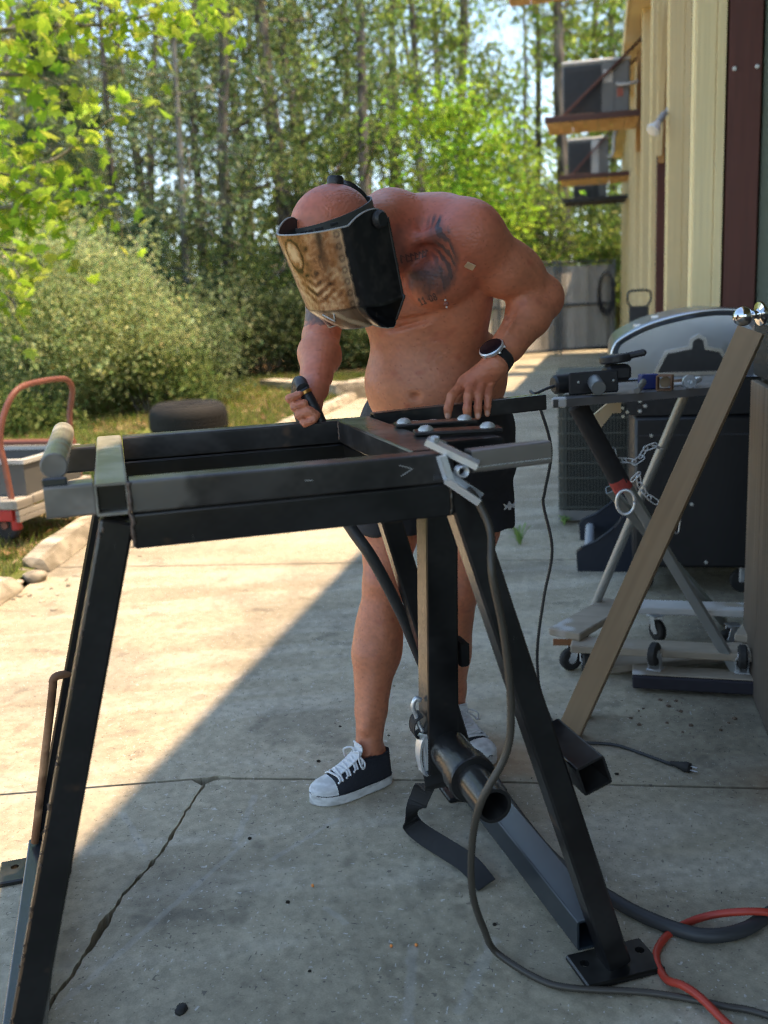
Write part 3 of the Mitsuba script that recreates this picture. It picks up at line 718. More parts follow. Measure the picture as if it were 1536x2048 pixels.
add('torch_cable', hose([(-0.6010, 1.928, 1.048), (-0.612, 1.945, 1.060), (-0.632, 1.99, 1.050), (-0.650, 2.04, 1.0), (-0.640, 2.07, 0.92), (-0.60, 2.06, 0.81), (-0.545, 2.05, 0.72), (-0.50, 2.05, 0.65), (-0.455, 2.12, 0.50), (-0.42, 2.30, 0.25), (-0.36, 2.42, 0.06), (-0.29, 2.33, 0.015), (-0.21, 2.14, 0.015), (-0.095, 1.921, 0.015), (0.02, 1.80, 0.015), (0.096, 1.74, 0.015), (0.185, 1.704, 0.015), (0.26, 1.728, 0.015), (0.33, 1.80, 0.015), (0.5, 2.0, 0.015), (0.9, 2.1, 0.015)], 0.0135, 8, 12), 'cable_dark', smooth=True,
    label='thick dark welding torch cable running behind the stand and out at the right', cat='cable')
add('red_cord', hose([(0.55, 1.78, 0.007), (0.38, 1.768, 0.012), (0.325, 1.764, 0.034), (0.27, 1.759, 0.036), (0.20, 1.762, 0.016), (0.136, 1.719, 0.0075), (0.102, 1.647, 0.0075), (0.114, 1.58, 0.0085), (0.14, 1.545, 0.024), (0.168, 1.518, 0.024), (0.22, 1.465, 0.0075), (0.30, 1.38, 0.0075), (0.5, 1.2, 0.0075)], 0.0072, 8, 10), 'cable_red', smooth=True,
    label='bright red cord looping over the cables at the lower right', cat='cord')

# ------------------------------------------------------------------ condenser, grill, curved base
pr('condenser_metal', (0.075, 0.08, 0.068), 0.55, 0.2)
pr('condenser_dark', (0.018, 0.02, 0.018), 0.7)
cd = thing('condenser_unit', 'dark green-grey louvred air conditioning condenser standing on the drive by the building', 'air conditioner')
cx0, cx1, cy0, cy1, ch = -0.225, 0.435, 5.28, 5.94, 0.80
add(cd + '__core', prism(sbox(cx0 + 0.05, cy0 + 0.05, cx1 - 0.05, cy1 - 0.05).buffer(0.03), 0.70, z0=0.07), 'condenser_dark')
add(cd + '__base_pan', prism(sbox(cx0 + 0.03, cy0 + 0.03, cx1 - 0.03, cy1 - 0.03).buffer(0.03), 0.055, z0=0.02), 'ac_grey')
add(cd + '__lid', prism(sbox(cx0 + 0.03, cy0 + 0.03, cx1 - 0.03, cy1 - 0.03).buffer(0.045), 0.05, z0=ch - 0.04), 'condenser_metal')
ring = sbox(cx0 + 0.04, cy0 + 0.04, cx1 - 0.04, cy1 - 0.04).buffer(0.035, quad_segs=6).exterior
ribs = []
nr = 150
for k in range(nr):
    p = ring.interpolate(k / nr, normalized=True)
    ribs.append(move(trimesh.creation.box((0.006, 0.006, 0.70)), p.x, p.y, 0.42))
add(cd + '__vertical_rib', cat(*ribs), 'condenser_metal', kind='stuff')
for z in np.linspace(0.09, 0.74, 9):
    add(cd + '__louvre_band', prism(Polygon(ring.buffer(0.006).exterior).difference(Polygon(ring)), 0.008, z0=float(z)), 'condenser_metal')
for x in (cx0 + 0.05, cx1 - 0.05):
    add(cd + '__corner_post', cyl((x - 0.012, cy0 + 0.035, 0.06), (x - 0.012, cy0 + 0.035, ch - 0.03), 0.022, 12), 'condenser_metal', smooth=40)

pr('grill_steel', (0.34, 0.37, 0.42), 0.27, 0.95)
pr('grill_rim', (0.60, 0.61, 0.63), 0.22, 0.9)
pr('grill_black', (0.012, 0.012, 0.013), 0.45)
gr = thing('gas_grill', 'steel-lidded black gas grill cart standing end-on against the building', 'grill')
prof = spline([(0.045, 0.885), (0.036, 0.95), (0.046, 1.02), (0.085, 1.06), (0.19, 1.108), (0.33, 1.140), (0.45, 1.150), (0.54, 1.135), (0.595, 1.08), (0.61, 0.98), (0.61, 0.885)], 6)
def lid(prof, layers):
    """layers: (y, inset) - the profile moved inwards and placed at y."""
    base = Polygon(prof)
    n = len(prof)
    vs = []
    c = prof.mean(0)
    tang = np.gradient(prof, axis=0)
    nrm = np.c_[tang[:, 1], -tang[:, 0]]
    nrm /= np.linalg.norm(nrm, axis=1, keepdims=True)
    if ((prof + nrm * 0.01 - c) ** 2).sum() > ((prof - c) ** 2).sum():
        nrm = -nrm
    for y, d in layers:
        q = prof + nrm * d
        vs.append(np.c_[q[:, 0], np.full(n, y), np.maximum(q[:, 1], 0.88)])
    v = np.vstack(vs)
    f = []
    for k in range(len(layers) - 1):
        for j in range(n):
            a, b = k * n + j, k * n + (j + 1) % n
            f += [(a, b, b + n), (a, b + n, a + n)]
    tri = trimesh.creation.triangulate_polygon(Polygon(np.c_[v[:n, 0], v[:n, 2]]), engine='earcut')
    tv, tf = tri
    m0 = tm(np.c_[tv[:, 0], np.full(len(tv), layers[0][0]), tv[:, 1]], tf)
    m1 = tm(np.c_[tv[:, 0], np.full(len(tv), layers[-1][0]), tv[:, 1]], tf[:, ::-1])
    return cat(tm(v, f), m0, m1)
Y0 = 3.96
add(gr + '__lid', lid(prof, [(Y0 + 0.022, 0.030), (Y0 + 0.008, 0.020), (Y0, 0.010), (Y0 + 0.004, 0.003), (Y0 + 0.02, 0.0), (Y0 + 0.05, 0.0), (Y0 + 0.9, 0.0)]), 'grill_steel', smooth=50)
add(gr + '__lid__rim', hose(np.c_[prof[:, 0] + 0.006, np.full(len(prof), Y0 + 0.006), prof[:, 1] - 0.008], 0.007, smooth_pts=False, sides=8), 'grill_rim', smooth=True)
hexv = Polygon([(0.215, 0.905), (0.255, 0.985), (0.345, 1.000), (0.350, 1.030), (0.372, 1.043), (0.394, 1.030), (0.400, 0.996), (0.452, 0.985), (0.505, 0.905)])
add(gr + '__lid__vent_recess', prism(hexv, 0.006, xz(Y0 + 0.0215)), 'grill_black')
add(gr + '__lid__vent_rim', prism(hexv.buffer(0.010, join_style=1).difference(hexv.buffer(-0.004)), 0.012, xz(Y0 + 0.024)), 'grill_rim', smooth=40)
add(gr + '__lid__hinge_tab', move(cbox(0.03, 0.02, 0.012, 0.002), 0.22, Y0 + 0.25, 1.122), 'grill_rim')
add(gr + '__lid__hinge_tab', move(cbox(0.03, 0.02, 0.012, 0.002), 0.145, Y0 + 0.10, 1.093), 'grill_rim')
add(gr + '__firebox', prism(Polygon([(0.06, 0.88), (0.12, 0.74), (0.60, 0.74), (0.61, 0.88)]), 0.86, xz(Y0 + 0.88)), 'grill_black')
add(gr + '__cart', move(cbox(0.475, 0.90, 0.62, 0.012), 0.372, Y0 + 0.46, 0.425), 'grill_black', smooth=40)
add(gr + '__cart__panel_line', move(cbox(0.46, 0.004, 0.006, 0.001), 0.372, Y0 + 0.009, 0.66), 'ac_dark')
for (x, z) in ((0.155, 0.80), (0.155, 0.76), (0.175, 0.78), (0.20, 0.66), (0.42, 0.14), (0.36, 0.38)):
    add(gr + '__screw', lathe([(0, 0), (0.008, 0), (0.006, 0.004), (0, 0.004)], 10, frame_z((0, -1, 0), (x, Y0 + (0.0 if z > 0.74 else 0.009), z))), 'screw_head')
for x in (0.17, 0.57):
    w = add(gr + '__caster', cyl((x, Y0 + 0.06, 0.05), (x, Y0 + 0.09, 0.05), 0.05, 18, c=0.006), 'rubber', smooth=40)
    add(w + '__fork', move(cbox(0.03, 0.05, 0.08, 0.004), x, Y0 + 0.075, 0.085), 'zinc')

pr('navy_plastic', (0.011, 0.015, 0.025), 0.38)
cb_ = thing('curved_base', 'navy plastic base with two curved feet on the floor before the condenser', 'base')
foot = [(-0.10, 0.0), (-0.105, 0.085), (-0.085, 0.105), (-0.02, 0.135)] + [tuple(q) for q in spline([(-0.02, 0.135), (0.06, 0.20), (0.12, 0.29), (0.15, 0.39)], 5)[1:]] + [(0.26, 0.40), (0.24, 0.12), (0.16, 0.0)]
for y in (4.36, 4.95):
    f_ = add(cb_ + '__foot', prism(foot, 0.05, xz(y)), 'navy_plastic')
    add(f_ + '__edge', hose([(x, y - 0.05, z + 0.004) for x, z in foot[2:9]], 0.005, 3), 'navy_plastic', smooth=True)
add(cb_ + '__cross_tube', cyl((-0.05, 4.37, 0.07), (-0.05, 4.92, 0.07), 0.022, 14), 'grey_pvc', smooth=40)

# ------------------------------------------------------------------ wooden workbench end, leaning timber, hitch ball
def bench_wood(p, n, uv):
    g = mikit.fbm(p.y * 55, p.z * 2.0, 3.0, octaves=4)
    b = mikit.fbm(p.y * 3, p.z * 2.0, 5.0, octaves=3)
    c = mikit.mix((0.085, 0.062, 0.042), (0.22, 0.165, 0.11), 0.6 * g + 0.4 * b)
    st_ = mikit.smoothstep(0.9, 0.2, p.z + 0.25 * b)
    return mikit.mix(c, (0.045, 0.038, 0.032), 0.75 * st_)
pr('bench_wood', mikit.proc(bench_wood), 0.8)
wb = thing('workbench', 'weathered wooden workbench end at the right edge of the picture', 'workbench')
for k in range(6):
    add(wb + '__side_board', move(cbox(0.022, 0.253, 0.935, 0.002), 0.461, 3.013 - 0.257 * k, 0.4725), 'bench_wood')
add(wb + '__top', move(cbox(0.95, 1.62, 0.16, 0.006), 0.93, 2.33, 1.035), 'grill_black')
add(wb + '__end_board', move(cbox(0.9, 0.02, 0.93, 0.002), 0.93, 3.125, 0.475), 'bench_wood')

def ply_fn(p, n, uv):
    q = p.x * 0.90 - p.z * 0.37
    g = mikit.fbm(q * 70, p.y * 60, (p.x * 0.37 + p.z * 0.9) * 2.2, octaves=4)
    b = mikit.fbm(q * 9, p.y * 9, p.z * 3, octaves=3)
    c = mikit.mix((0.185, 0.120, 0.066), (0.37, 0.262, 0.158), 0.55 * g + 0.45 * b)
    return mikit.mix(c, (0.16, 0.12, 0.08), 0.5 * mikit.smoothstep(0.62, 0.8, b))
pr('ply_face', mikit.proc(ply_fn), 0.78)
pr('ply_light', (0.30, 0.22, 0.14), 0.8)
pr('ply_dark', (0.12, 0.08, 0.05), 0.8)
tb = thing('timber_beam', 'long weathered laminated timber leaning from the floor up to the hitch ball', 'beam')
b0, b1 = V(-0.083, 2.585, 0.012), V(0.372, 2.615, 1.108)
bd_ = unit(b1 - b0)
sd = unit(np.cross(bd_, V(0, 1, 0)))
nn_ = unit(np.cross(sd, bd_))
fr = unit(V(-0.34, -0.94, 0.0) - bd_ * (V(-0.34, -0.94, 0.0) @ bd_))
sd = unit(np.cross(bd_, fr)); sd = sd if sd[0] > 0 else -sd
nl = 5
for k in range(nl):
    off = fr * (0.016 - 0.008 * k)
    add(tb + '__ply_layer', bar(b0 + off, b1 + off, 0.0077, 0.064, sd, 0.0006), 'ply_face' if k == 0 else ('ply_light' if k % 2 else 'ply_dark'))
hb = thing('hitch_ball', 'shiny chrome towing ball lying sideways on top of the leaning timber', 'hitch ball')
add(hb + '__ball', lathe([(0.0, -0.0245), (0.008, -0.0235), (0.016, -0.0185), (0.0225, -0.010), (0.0247, 0.0), (0.0235, 0.009), (0.0185, 0.0165), (0.0125, 0.0215), (0.0105, 0.027), (0.0105, 0.036), (0.014, 0.041), (0.030, 0.044), (0.0305, 0.050), (0.028, 0.053), (0.0125, 0.054), (0.0125, 0.085), (0, 0.086)], 36, frame_z((0.93, 0.33, 0.10), (0.352, 2.625, 1.1425))), 'chrome', smooth=35)

# ------------------------------------------------------------------ folding work stand with tools
pr('galv_tube', (0.36, 0.37, 0.36), 0.42, 0.6)
pr('foam', (0.022, 0.021, 0.022), 0.9)
pr('red_tape', (0.35, 0.05, 0.04), 0.6)
def plate_fn(p, n, uv):
    a = mikit.fbm(p.x * 12, p.y * 12, p.z * 12, octaves=4)
    return mikit.mix((0.10, 0.10, 0.105), (0.26, 0.25, 0.245), a)
pr('plate_steel', mikit.proc(plate_fn), 0.45, 0.5)
ws = thing('folding_work_stand', 'folding steel work stand with crossed tube legs and tools lying on its plate', 'stand')
PQ = [(-0.122, 2.625), (0.315, 2.88), (0.400, 3.33), (-0.06, 3.06)]
add(ws + '__plate', prism(PQ, 0.022, z0=0.922), 'plate_steel')
add(ws + '__plate__corner_cap', move(cbox(0.04, 0.045, 0.026, 0.004), -0.108, 2.655, 0.934), 'ac_light')
add(ws + '__leg', sqtube((-0.06, 2.86, 0.90), (0.438, 2.985, 0.012), 0.030, 0.030, 0.002, (0.2, 1, 0.1)), 'galv_tube', smooth=30)
add(ws + '__leg', cyl((-0.035, 2.715, 0.03), (0.335, 2.76, 0.92), 0.0145, 14), 'galv_tube', smooth=40)
add(ws + '__leg', cyl((0.262, 3.12, 0.92), (-0.058, 3.42, 0.02), 0.0155, 14), 'galv_tube', smooth=40)
add(ws + '__leg', sqtube((0.03, 3.10, 0.61), (0.448, 3.60, 0.012), 0.028, 0.028, 0.002, (0.2, 1, 0.1)), 'galv_tube', smooth=30)
add(ws + '__foam_sleeve', cyl((-0.066, 2.835, 0.91), (0.062, 2.868, 0.665), 0.028, 18, c=0.006), 'foam', smooth=40)
add(ws + '__foam_sleeve__tape_band', cyl((0.050, 2.865, 0.685), (0.068, 2.870, 0.652), 0.0288, 18), 'red_tape', smooth=40)
add(ws + '__pull_ring', hose([(0.073 + 0.026 * math.cos(a), 2.84, 0.62 + 0.036 * math.sin(a)) for a in np.linspace(0, 6.283, 15)], 0.005, 3), 'zinc', smooth=True)
add(ws + '__rubber_foot', cyl((-0.047, 2.712, 0.0), (-0.032, 2.716, 0.045), 0.019, 14, c=0.004), 'rubber', smooth=40)
add(ws + '__rubber_foot', cyl((-0.063, 3.425, 0.0), (-0.05, 3.412, 0.045), 0.020, 14, c=0.004), 'rubber', smooth=40)
pr('pale_wood', (0.52, 0.41, 0.26), 0.7)
wk = add(ws + '__wood_brace', prism([(-0.035, 0.822), (-0.030, 0.84), (0.028, 0.888), (0.064, 0.888), (0.064, 0.853), (0.038, 0.853), (-0.005, 0.797)], 0.035, xz(3.12)), 'pale_wood')
for x, z in ((0.068, 0.868), (0.070, 0.842), (0.083, 0.855)):
    add(wk + '__screw', lathe([(0, 0), (0.006, 0), (0.005, 0.004), (0, 0.004)], 8, frame_z((0, -1, 0), (x, 3.09, z))), 'screw_head')
def link(c, d, up, L=0.017, R=0.0075, r=0.0024):
    d, up = unit(d), unit(up)
    s = unit(np.cross(d, up))
    pts = []
    for a in np.linspace(-90, 90, 6):
        pts.append(c + d * (L * 0.5 + R * math.cos(math.radians(a))) + s * R * math.sin(math.radians(a)))
    for a in np.linspace(90, 270, 6):
        pts.append(c + d * (-L * 0.5 + R * math.cos(math.radians(a))) + s * R * math.sin(math.radians(a)))
    return hose(pts + pts[:1], r, 2, 6)
def chain(parent, pts, n):
    p = spline(pts, 12)
    s = np.r_[0, np.cumsum(np.linalg.norm(np.diff(p, axis=0), axis=1))]
    for k in range(n):
        t = (k + 0.5) / n * s[-1]
        c = V(*[np.interp(t, s, p[:, i]) for i in range(3)])
        d = V(*[np.interp(t + 0.004, s, p[:, i]) - np.interp(t - 0.004, s, p[:, i]) for i in range(3)])
        add(parent + '__chain_link', link(c, d, (0.5, -0.6, 0.6) if k % 2 else (0.6, 0.5, -0.6), s[-1] / n * 0.95), 'zinc', smooth=True)
chain(ws, [(0.038, 2.88, 0.768), (0.046, 2.88, 0.742), (0.078, 2.89, 0.735), (0.108, 2.89, 0.735), (0.128, 2.9, 0.762), (0.150, 2.9, 0.775), (0.175, 2.92, 0.765)], 7)
chain(ws, [(0.092, 2.83, 0.688), (0.106, 2.83, 0.70), (0.112, 2.83, 0.675), (0.130, 2.83, 0.645), (0.158, 2.83, 0.622)], 5)
add(ws + '__key_ring', link(V(0.206, 2.675, 0.588), (0.1, 0, 1), (0.6, -0.7, 0), 0.028, 0.008, 0.0026), 'zinc', smooth=True)

# tools on the plate
pr('tool_black', (0.020, 0.020, 0.022), 0.45)
pr('tool_grey', (0.20, 0.205, 0.205), 0.38, 0.5)
pr('tool_blue', (0.02, 0.035, 0.16), 0.4)
zt2 = 0.9445
pt_ = thing('power_tool', 'black corded power tool with a grey spindle standing on the work stand plate', 'power tool')
add(pt_ + '__motor_housing', cyl((-0.128, 2.74, zt2 + 0.030), (-0.035, 2.79, zt2 + 0.034), 0.027, 22, c=0.006), 'tool_black', smooth=40)
add(pt_ + '__face_plate', put(cbox(0.140, 0.010, 0.062, 0.004), frame((0.95, 0.30, 0.02), (0, 0, 1), (-0.018, 2.745, zt2 + 0.033))), 'tool_black', smooth=30)
add(pt_ + '__spindle', cyl((-0.018, 2.76, zt2 + 0.038), (-0.004, 2.665, zt2 + 0.024), 0.020, 24, c=0.002), 'tool_grey', smooth=40)
add(pt_ + '__gear_case', put(cbox(0.07, 0.06, 0.045, 0.01), frame((0.95, 0.3, 0), (0, 0, 1), (0.045, 2.80, zt2 + 0.055))), 'tool_black', smooth=30)
add(pt_ + '__disc_guard', cyl((0.042, 2.80, zt2 + 0.082), (0.040, 2.80, zt2 + 0.104), 0.044, 26, c=0.004), 'tool_black', smooth=40)
add(pt_ + '__handle', put(cbox(0.075, 0.03, 0.018, 0.006), frame((0.95, 0.1, 0.17), (0, 0, 1), (0.088, 2.80, zt2 + 0.102))), 'tool_black', smooth=30)
for x in (-0.058, 0.036):
    add(pt_ + '__face_plate__screw', ball((x, 2.737 + (x + 0.018) * 0.31, zt2 + 0.036), 0.004, 1), 'screw_head')
add('steel_pin', cyl((0.118, 2.80, zt2 + 0.026), (0.098, 2.70, zt2 + 0.011), 0.0095, 18, c=0.002), 'tool_grey', smooth=40, label='short round grey steel pin lying across the plate beside the power tool', cat='pin')
add('blue_block', put(cbox(0.050, 0.04, 0.042, 0.003), frame((1, 0.3, 0), (0, 0, 1), (0.135, 2.87, zt2 + 0.0215))), 'tool_blue', smooth=False, label='small blue block behind the rusty tube offcut on the plate', cat='block')
to_ = thing('tube_offcut', 'rusty square tube offcut standing open towards the camera on the plate', 'tube')
add(to_ + '__tube', sqtube((0.172, 2.79, zt2 + 0.022), (0.181, 2.84, zt2 + 0.022), 0.043, 0.043, 0.004), 'rusty_bar', smooth=30)
add(to_ + '__plug', cyl((0.1775, 2.82, zt2 + 0.022), (0.180, 2.833, zt2 + 0.022), 0.015, 20), 'ply_light', smooth=40)
sh = thing('shackle', 'zinc shackle with its pin lying on the right of the plate', 'shackle')
add(sh + '__bow', hose([(0.235, 2.85, zt2 + 0.012), (0.250, 2.86, zt2 + 0.016), (0.268, 2.88, zt2 + 0.018), (0.278, 2.90, zt2 + 0.022), (0.272, 2.92, zt2 + 0.020), (0.255, 2.92, zt2 + 0.016), (0.240, 2.905, zt2 + 0.012)], 0.007, 5, 10), 'zinc', smooth=True)
add(sh + '__pin', cyl((0.190, 2.86, zt2 + 0.011), (0.262, 2.868, zt2 + 0.014), 0.006, 12), 'zinc', smooth=40)
add(sh + '__eye', lathe([(0.007, -0.006), (0.019, -0.006), (0.020, 0), (0.019, 0.006), (0.007, 0.006), (0.007, -0.006)], 20, frame_z((0.3, -0.9, 0.2), (0.243, 2.835, zt2 + 0.020))), 'zinc', smooth=40)
add('copper_pipe', cyl((0.20, 2.93, zt2 + 0.010), (0.262, 2.95, zt2 + 0.012), 0.009, 14), 'rusty_bar', smooth=40, label='short copper-brown pipe behind the shackle on the plate', cat='pipe')
cpts = [(-0.120, 2.738, 0.972), (-0.145, 2.72, 0.966), (-0.175, 2.70, 0.955), (-0.185, 2.66, 0.965), (-0.170, 2.62, 0.955), (-0.155, 2.60, 0.923), (-0.128, 2.6, 0.813), (-0.146, 2.6, 0.70), (-0.150, 2.6, 0.66), (-0.128, 2.6, 0.536), (-0.152, 2.6, 0.40), (-0.172, 2.6, 0.246), (-0.170, 2.66, 0.09), (-0.150, 2.70, 0.012), (-0.103, 2.555, 0.006), (-0.04, 2.53, 0.006), (0.04, 2.524, 0.006), (0.118, 2.473, 0.006), (0.185, 2.423, 0.006)]
cc = thing('flex_lead', 'thin black power cord hanging from the power tool and ending in an unplugged plug', 'cord')
add(cc + '__flex', hose(cpts, 0.0042, 7, 8), 'cable_dark', smooth=True)
pg = add(cc + '__plug', hose([(0.180, 2.427, 0.010), (0.195, 2.417, 0.011), (0.215, 2.404, 0.012), (0.226, 2.397, 0.012)], [0.005, 0.008, 0.014, 0.013], 4, 10), 'rubber', smooth=True)
for dz in (-0.004, 0.006):
    add(pg + '__prong', bar((0.226, 2.397 + dz, 0.012 + dz * 0.6), (0.243, 2.388 + dz, 0.012 + dz * 0.6), 0.006, 0.0016), 'zinc')

# ------------------------------------------------------------------ furniture dollies
def grey_wood(p, n, uv):
    g = mikit.fbm(p.x * 8 + p.y * 3, p.y * 40, p.z * 60, octaves=4)
    b = mikit.fbm(p.x * 6, p.y * 6, p.z * 6, octaves=3)
    c = mikit.mix((0.17, 0.135, 0.10), (0.44, 0.37, 0.28), 0.5 * g + 0.5 * b)
    return mikit.mix(c, (0.55, 0.54, 0.52), 0.75 * mikit.smoothstep(0.58, 0.68, mikit.fbm(p.x * 5 + 2, p.y * 7, 1.0)))
pr('dolly_wood', mikit.proc(grey_wood), 0.82)
pr('dolly_end', (0.24, 0.105, 0.045), 0.8)
pr('carpet_navy', (0.028, 0.026, 0.033), 0.95)
def caster(parent, x, y, z, r=0.038, ang=0.0, up=1):
    a = V(math.cos(ang), math.sin(ang), 0)
    c = V(x, y, z)
    side = V(-a[1], a[0], 0)
    w = add(parent + '__caster', lathe([(0.010, -0.013), (r - 0.006, -0.013), (r, -0.008), (r, 0.008), (r - 0.006, 0.013), (0.010, 0.013)], 24, frame_z(side, c)), 'rubber', smooth=40)
    add(w + '__hub', cyl(c - side * 0.0145, c + side * 0.0145, 0.013, 14), 'zinc', smooth=40)
    fk = [cat(bar(c + side * s * 0.018, c + side * s * 0.018 + a * 0.012 + V(0, 0, up * 0.05), 0.003, 0.024, a), ) for s in (-1, 1)]
    add(w + '__fork', cat(*fk, put(cbox(0.045, 0.045, 0.004, 0.001), frame(a, (0, 0, 1), c + a * 0.014 + V(0, 0, up * 0.052)))), 'zinc')
d1 = thing('furniture_dolly', 'upright wooden furniture dolly with a white paint patch below the grill', 'dolly', None)
def dboard(parent, p0, p1, w, h, m, name='board'):
    return add(parent + '__' + name, bar(p0, p1, w, h, (0, 0, 1), 0.004), m)
bl_ = dboard(d1, (-0.115, 3.045, 0.138), (0.065, 3.40, 0.138), 0.115, 0.026, 'dolly_wood')
add(bl_ + '__painted_end', put(cbox(0.10, 0.004, 0.022, 0.001), frame((1, 0.06, 0), (0, 0, 1), (-0.10, 3.045, 0.112))), 'dolly_end')
dboard(d1, (-0.09, 3.03, 0.111), (0.62, 2.985, 0.111), 0.095, 0.026, 'dolly_wood')
dboard(d1, (0.06, 3.37, 0.137), (0.68, 3.345, 0.137), 0.095, 0.026, 'dolly_wood')
dboard(d1, (0.46, 3.04, 0.139), (0.56, 3.32, 0.139), 0.10, 0.026, 'dolly_wood')
for (x, y, a) in ((-0.095, 3.085, 0.5), (-0.045, 3.065, 1.7), (0.20, 3.40, 2.2), (0.43, 3.32, 0.3), (0.46, 3.02, 1.1)):
    caster(d1, x, y, 0.040, 0.038, a)
d2 = thing('furniture_dolly', 'upside-down dolly board with casters pointing up and navy carpet on its edge', 'dolly', None)
dboard(d2, (0.10, 2.955, 0.034), (0.60, 2.93, 0.034), 0.085, 0.040, 'carpet_navy')
dboard(d2, (0.10, 2.962, 0.0575), (0.60, 2.937, 0.0575), 0.080, 0.005, 'dolly_wood')
dboard(d2, (0.02, 3.07, 0.030), (0.52, 3.20, 0.055), 0.11, 0.024, 'dolly_wood', 'plank')
for x, a in ((0.165, 1.2), (0.425, 1.5)):
    caster(d2, x, 2.955, 0.114, 0.037, a, -1)
for k, (x, y, r) in enumerate(((0.128, 2.845, 0.012), (0.20, 2.80, 0.014), (0.235, 2.79, 0.010))):
    pass
add('floor_debris', cat(*[rock((0.05 + 0.35 * q[0], 2.62 + 0.25 * q[1], 0), 0.0015 + 0.006 * q[2] ** 3, 700 + i) for i, q in enumerate(np.random.default_rng(4).random((26, 3)))]), 'ply_dark', smooth=True,
    label='leaf scraps and dirt crumbs on the floor below the dollies', cat='debris', kind='stuff')

# ------------------------------------------------------------------ platform trolley and tyre on the lawn
def red_paint(p, n, uv):
    a = mikit.fbm(p.x * 20, p.y * 20, p.z * 20, octaves=4)
    return mikit.mix((0.14, 0.048, 0.030), (0.27, 0.100, 0.066), a)
pr('trolley_red', mikit.proc(red_paint), 0.5)
pr('bright_red', (0.42, 0.03, 0.025), 0.45)
pr('grey_board', mikit.proc(wood_fn((0.24, 0.215, 0.18), (0.50, 0.46, 0.39), 1, 14)), 0.85)
pr('tote_grey', (0.10, 0.10, 0.095), 0.6)
tr = thing('platform_trolley', 'platform trolley with grey plank deck and red tube handle parked on the lawn', 'trolley')
tx0, tx1, ty0, ty1 = -4.3, -2.98, 4.42, 5.20
for k in range(5):
    w = (ty1 - ty0) / 5
    add(tr + '__deck_plank', move(cbox(tx1 - tx0, w - 0.006, 0.05, 0.005), (tx0 + tx1) / 2, ty0 + w * (k + 0.5), 0.285 + 0.004 * (k % 2)), 'grey_board')
for z in (0.205, 0.238):
    add(tr + '__end_slat', move(cbox(0.025, ty1 - ty0 - 0.03, 0.030, 0.003), tx1 - 0.014, (ty0 + ty1) / 2, z), 'grey_board')
add(tr + '__side_rail', move(cbox(tx1 - tx0 - 0.04, 0.035, 0.06, 0.004), (tx0 + tx1) / 2 - 0.02, ty0 + 0.02, 0.228), 'bright_red')
hd = add(tr + '__handle', hose([(-3.03, 4.47, 0.19), (-3.045, 4.47, 0.35), (-3.06, 4.475, 0.50), (-3.075, 4.48, 0.60), (-3.06, 4.50, 0.72), (-3.03, 4.55, 0.83), (-3.01, 4.63, 0.885), (-3.01, 4.80, 0.90), (-3.01, 5.02, 0.90), (-3.005, 5.10, 0.88), (-3.01, 5.14, 0.82), (-3.05, 5.15, 0.68), (-3.055, 5.15, 0.55), (-3.03, 5.15, 0.35), (-3.03, 5.15, 0.22)], 0.0165, 6, 12), 'trolley_red', smooth=True)
for y in (4.47, 5.15):
    add(hd + '__socket', cyl((-3.028, y, 0.145), (-3.036, y, 0.255), 0.027, 16, c=0.004), 'bright_red', smooth=40)
def twheel(x, y, r=0.085):
    w = add(tr + '__wheel', lathe([(0.02, -0.022), (r - 0.012, -0.022), (r, -0.012), (r, 0.012), (r - 0.012, 0.022), (0.02, 0.022)], 24, frame_z((0, 1, 0), (x, y, r + 0.075))), 'rubber', smooth=40)
    add(w + '__axle', cyl((x, y - 0.03, r + 0.075), (x, y + 0.05, r + 0.075), 0.02, 12), 'trolley_red', smooth=40)
for x, y in ((-3.12, 4.52), (-3.12, 5.08), (-4.1, 4.52), (-4.1, 5.08)):
    twheel(x, y)
gt = thing('grey_tray', 'long grey tray with a white rim riding on the trolley deck', 'tray')
tray = sbox(-4.2, 4.55, -3.0, 5.12)
add(gt + '__tray_side', prism(tray.difference(tray.buffer(-0.015)), 0.17, z0=0.315), 'tote_grey')
add(gt + '__rim', prism(tray.buffer(0.012).difference(tray.buffer(-0.03)), 0.022, z0=0.4855), 'ac_light')
add(gt + '__red_rail', cyl((-4.2, 5.09, 0.53), (-3.0, 5.09, 0.53), 0.018, 12), 'trolley_red', smooth=40)
add(gt + '__base', prism(tray.buffer(-0.016), 0.012, z0=0.318), 'tote_grey')

ty = thing('tyre', 'old black car tyre lying flat on the far lawn', 'tyre')
tp = [(a, b * 1.28) for a, b in [(0.20, 0.02), (0.27, 0.0), (0.34, 0.012), (0.378, 0.05), (0.388, 0.09), (0.388, 0.17), (0.378, 0.21), (0.34, 0.248), (0.27, 0.262), (0.20, 0.245), (0.19, 0.20), (0.25, 0.13), (0.19, 0.06), (0.20, 0.02)]]
pr('tyre_rubber', (0.013, 0.0125, 0.012), 0.8)
fz = np.eye(4); fz[:3, 3] = (-4.02, 9.0, 0.05)
add(ty + '__carcass', lathe(tp, 48, fz), 'tyre_rubber', smooth=45)
for z in (0.10, 0.135, 0.17, 0.205):
    add(ty + '__tread_rib', lathe([(0.386, z - 0.008), (0.392, z - 0.007), (0.392, z + 0.007), (0.386, z + 0.008)], 48, fz), 'tyre_rubber', smooth=45)
add(ty + '__sidewall_ring', lathe([(0.262, 0.336), (0.275, 0.343), (0.31, 0.334), (0.318, 0.326)], 48, fz), 'tyre_rubber', smooth=45)

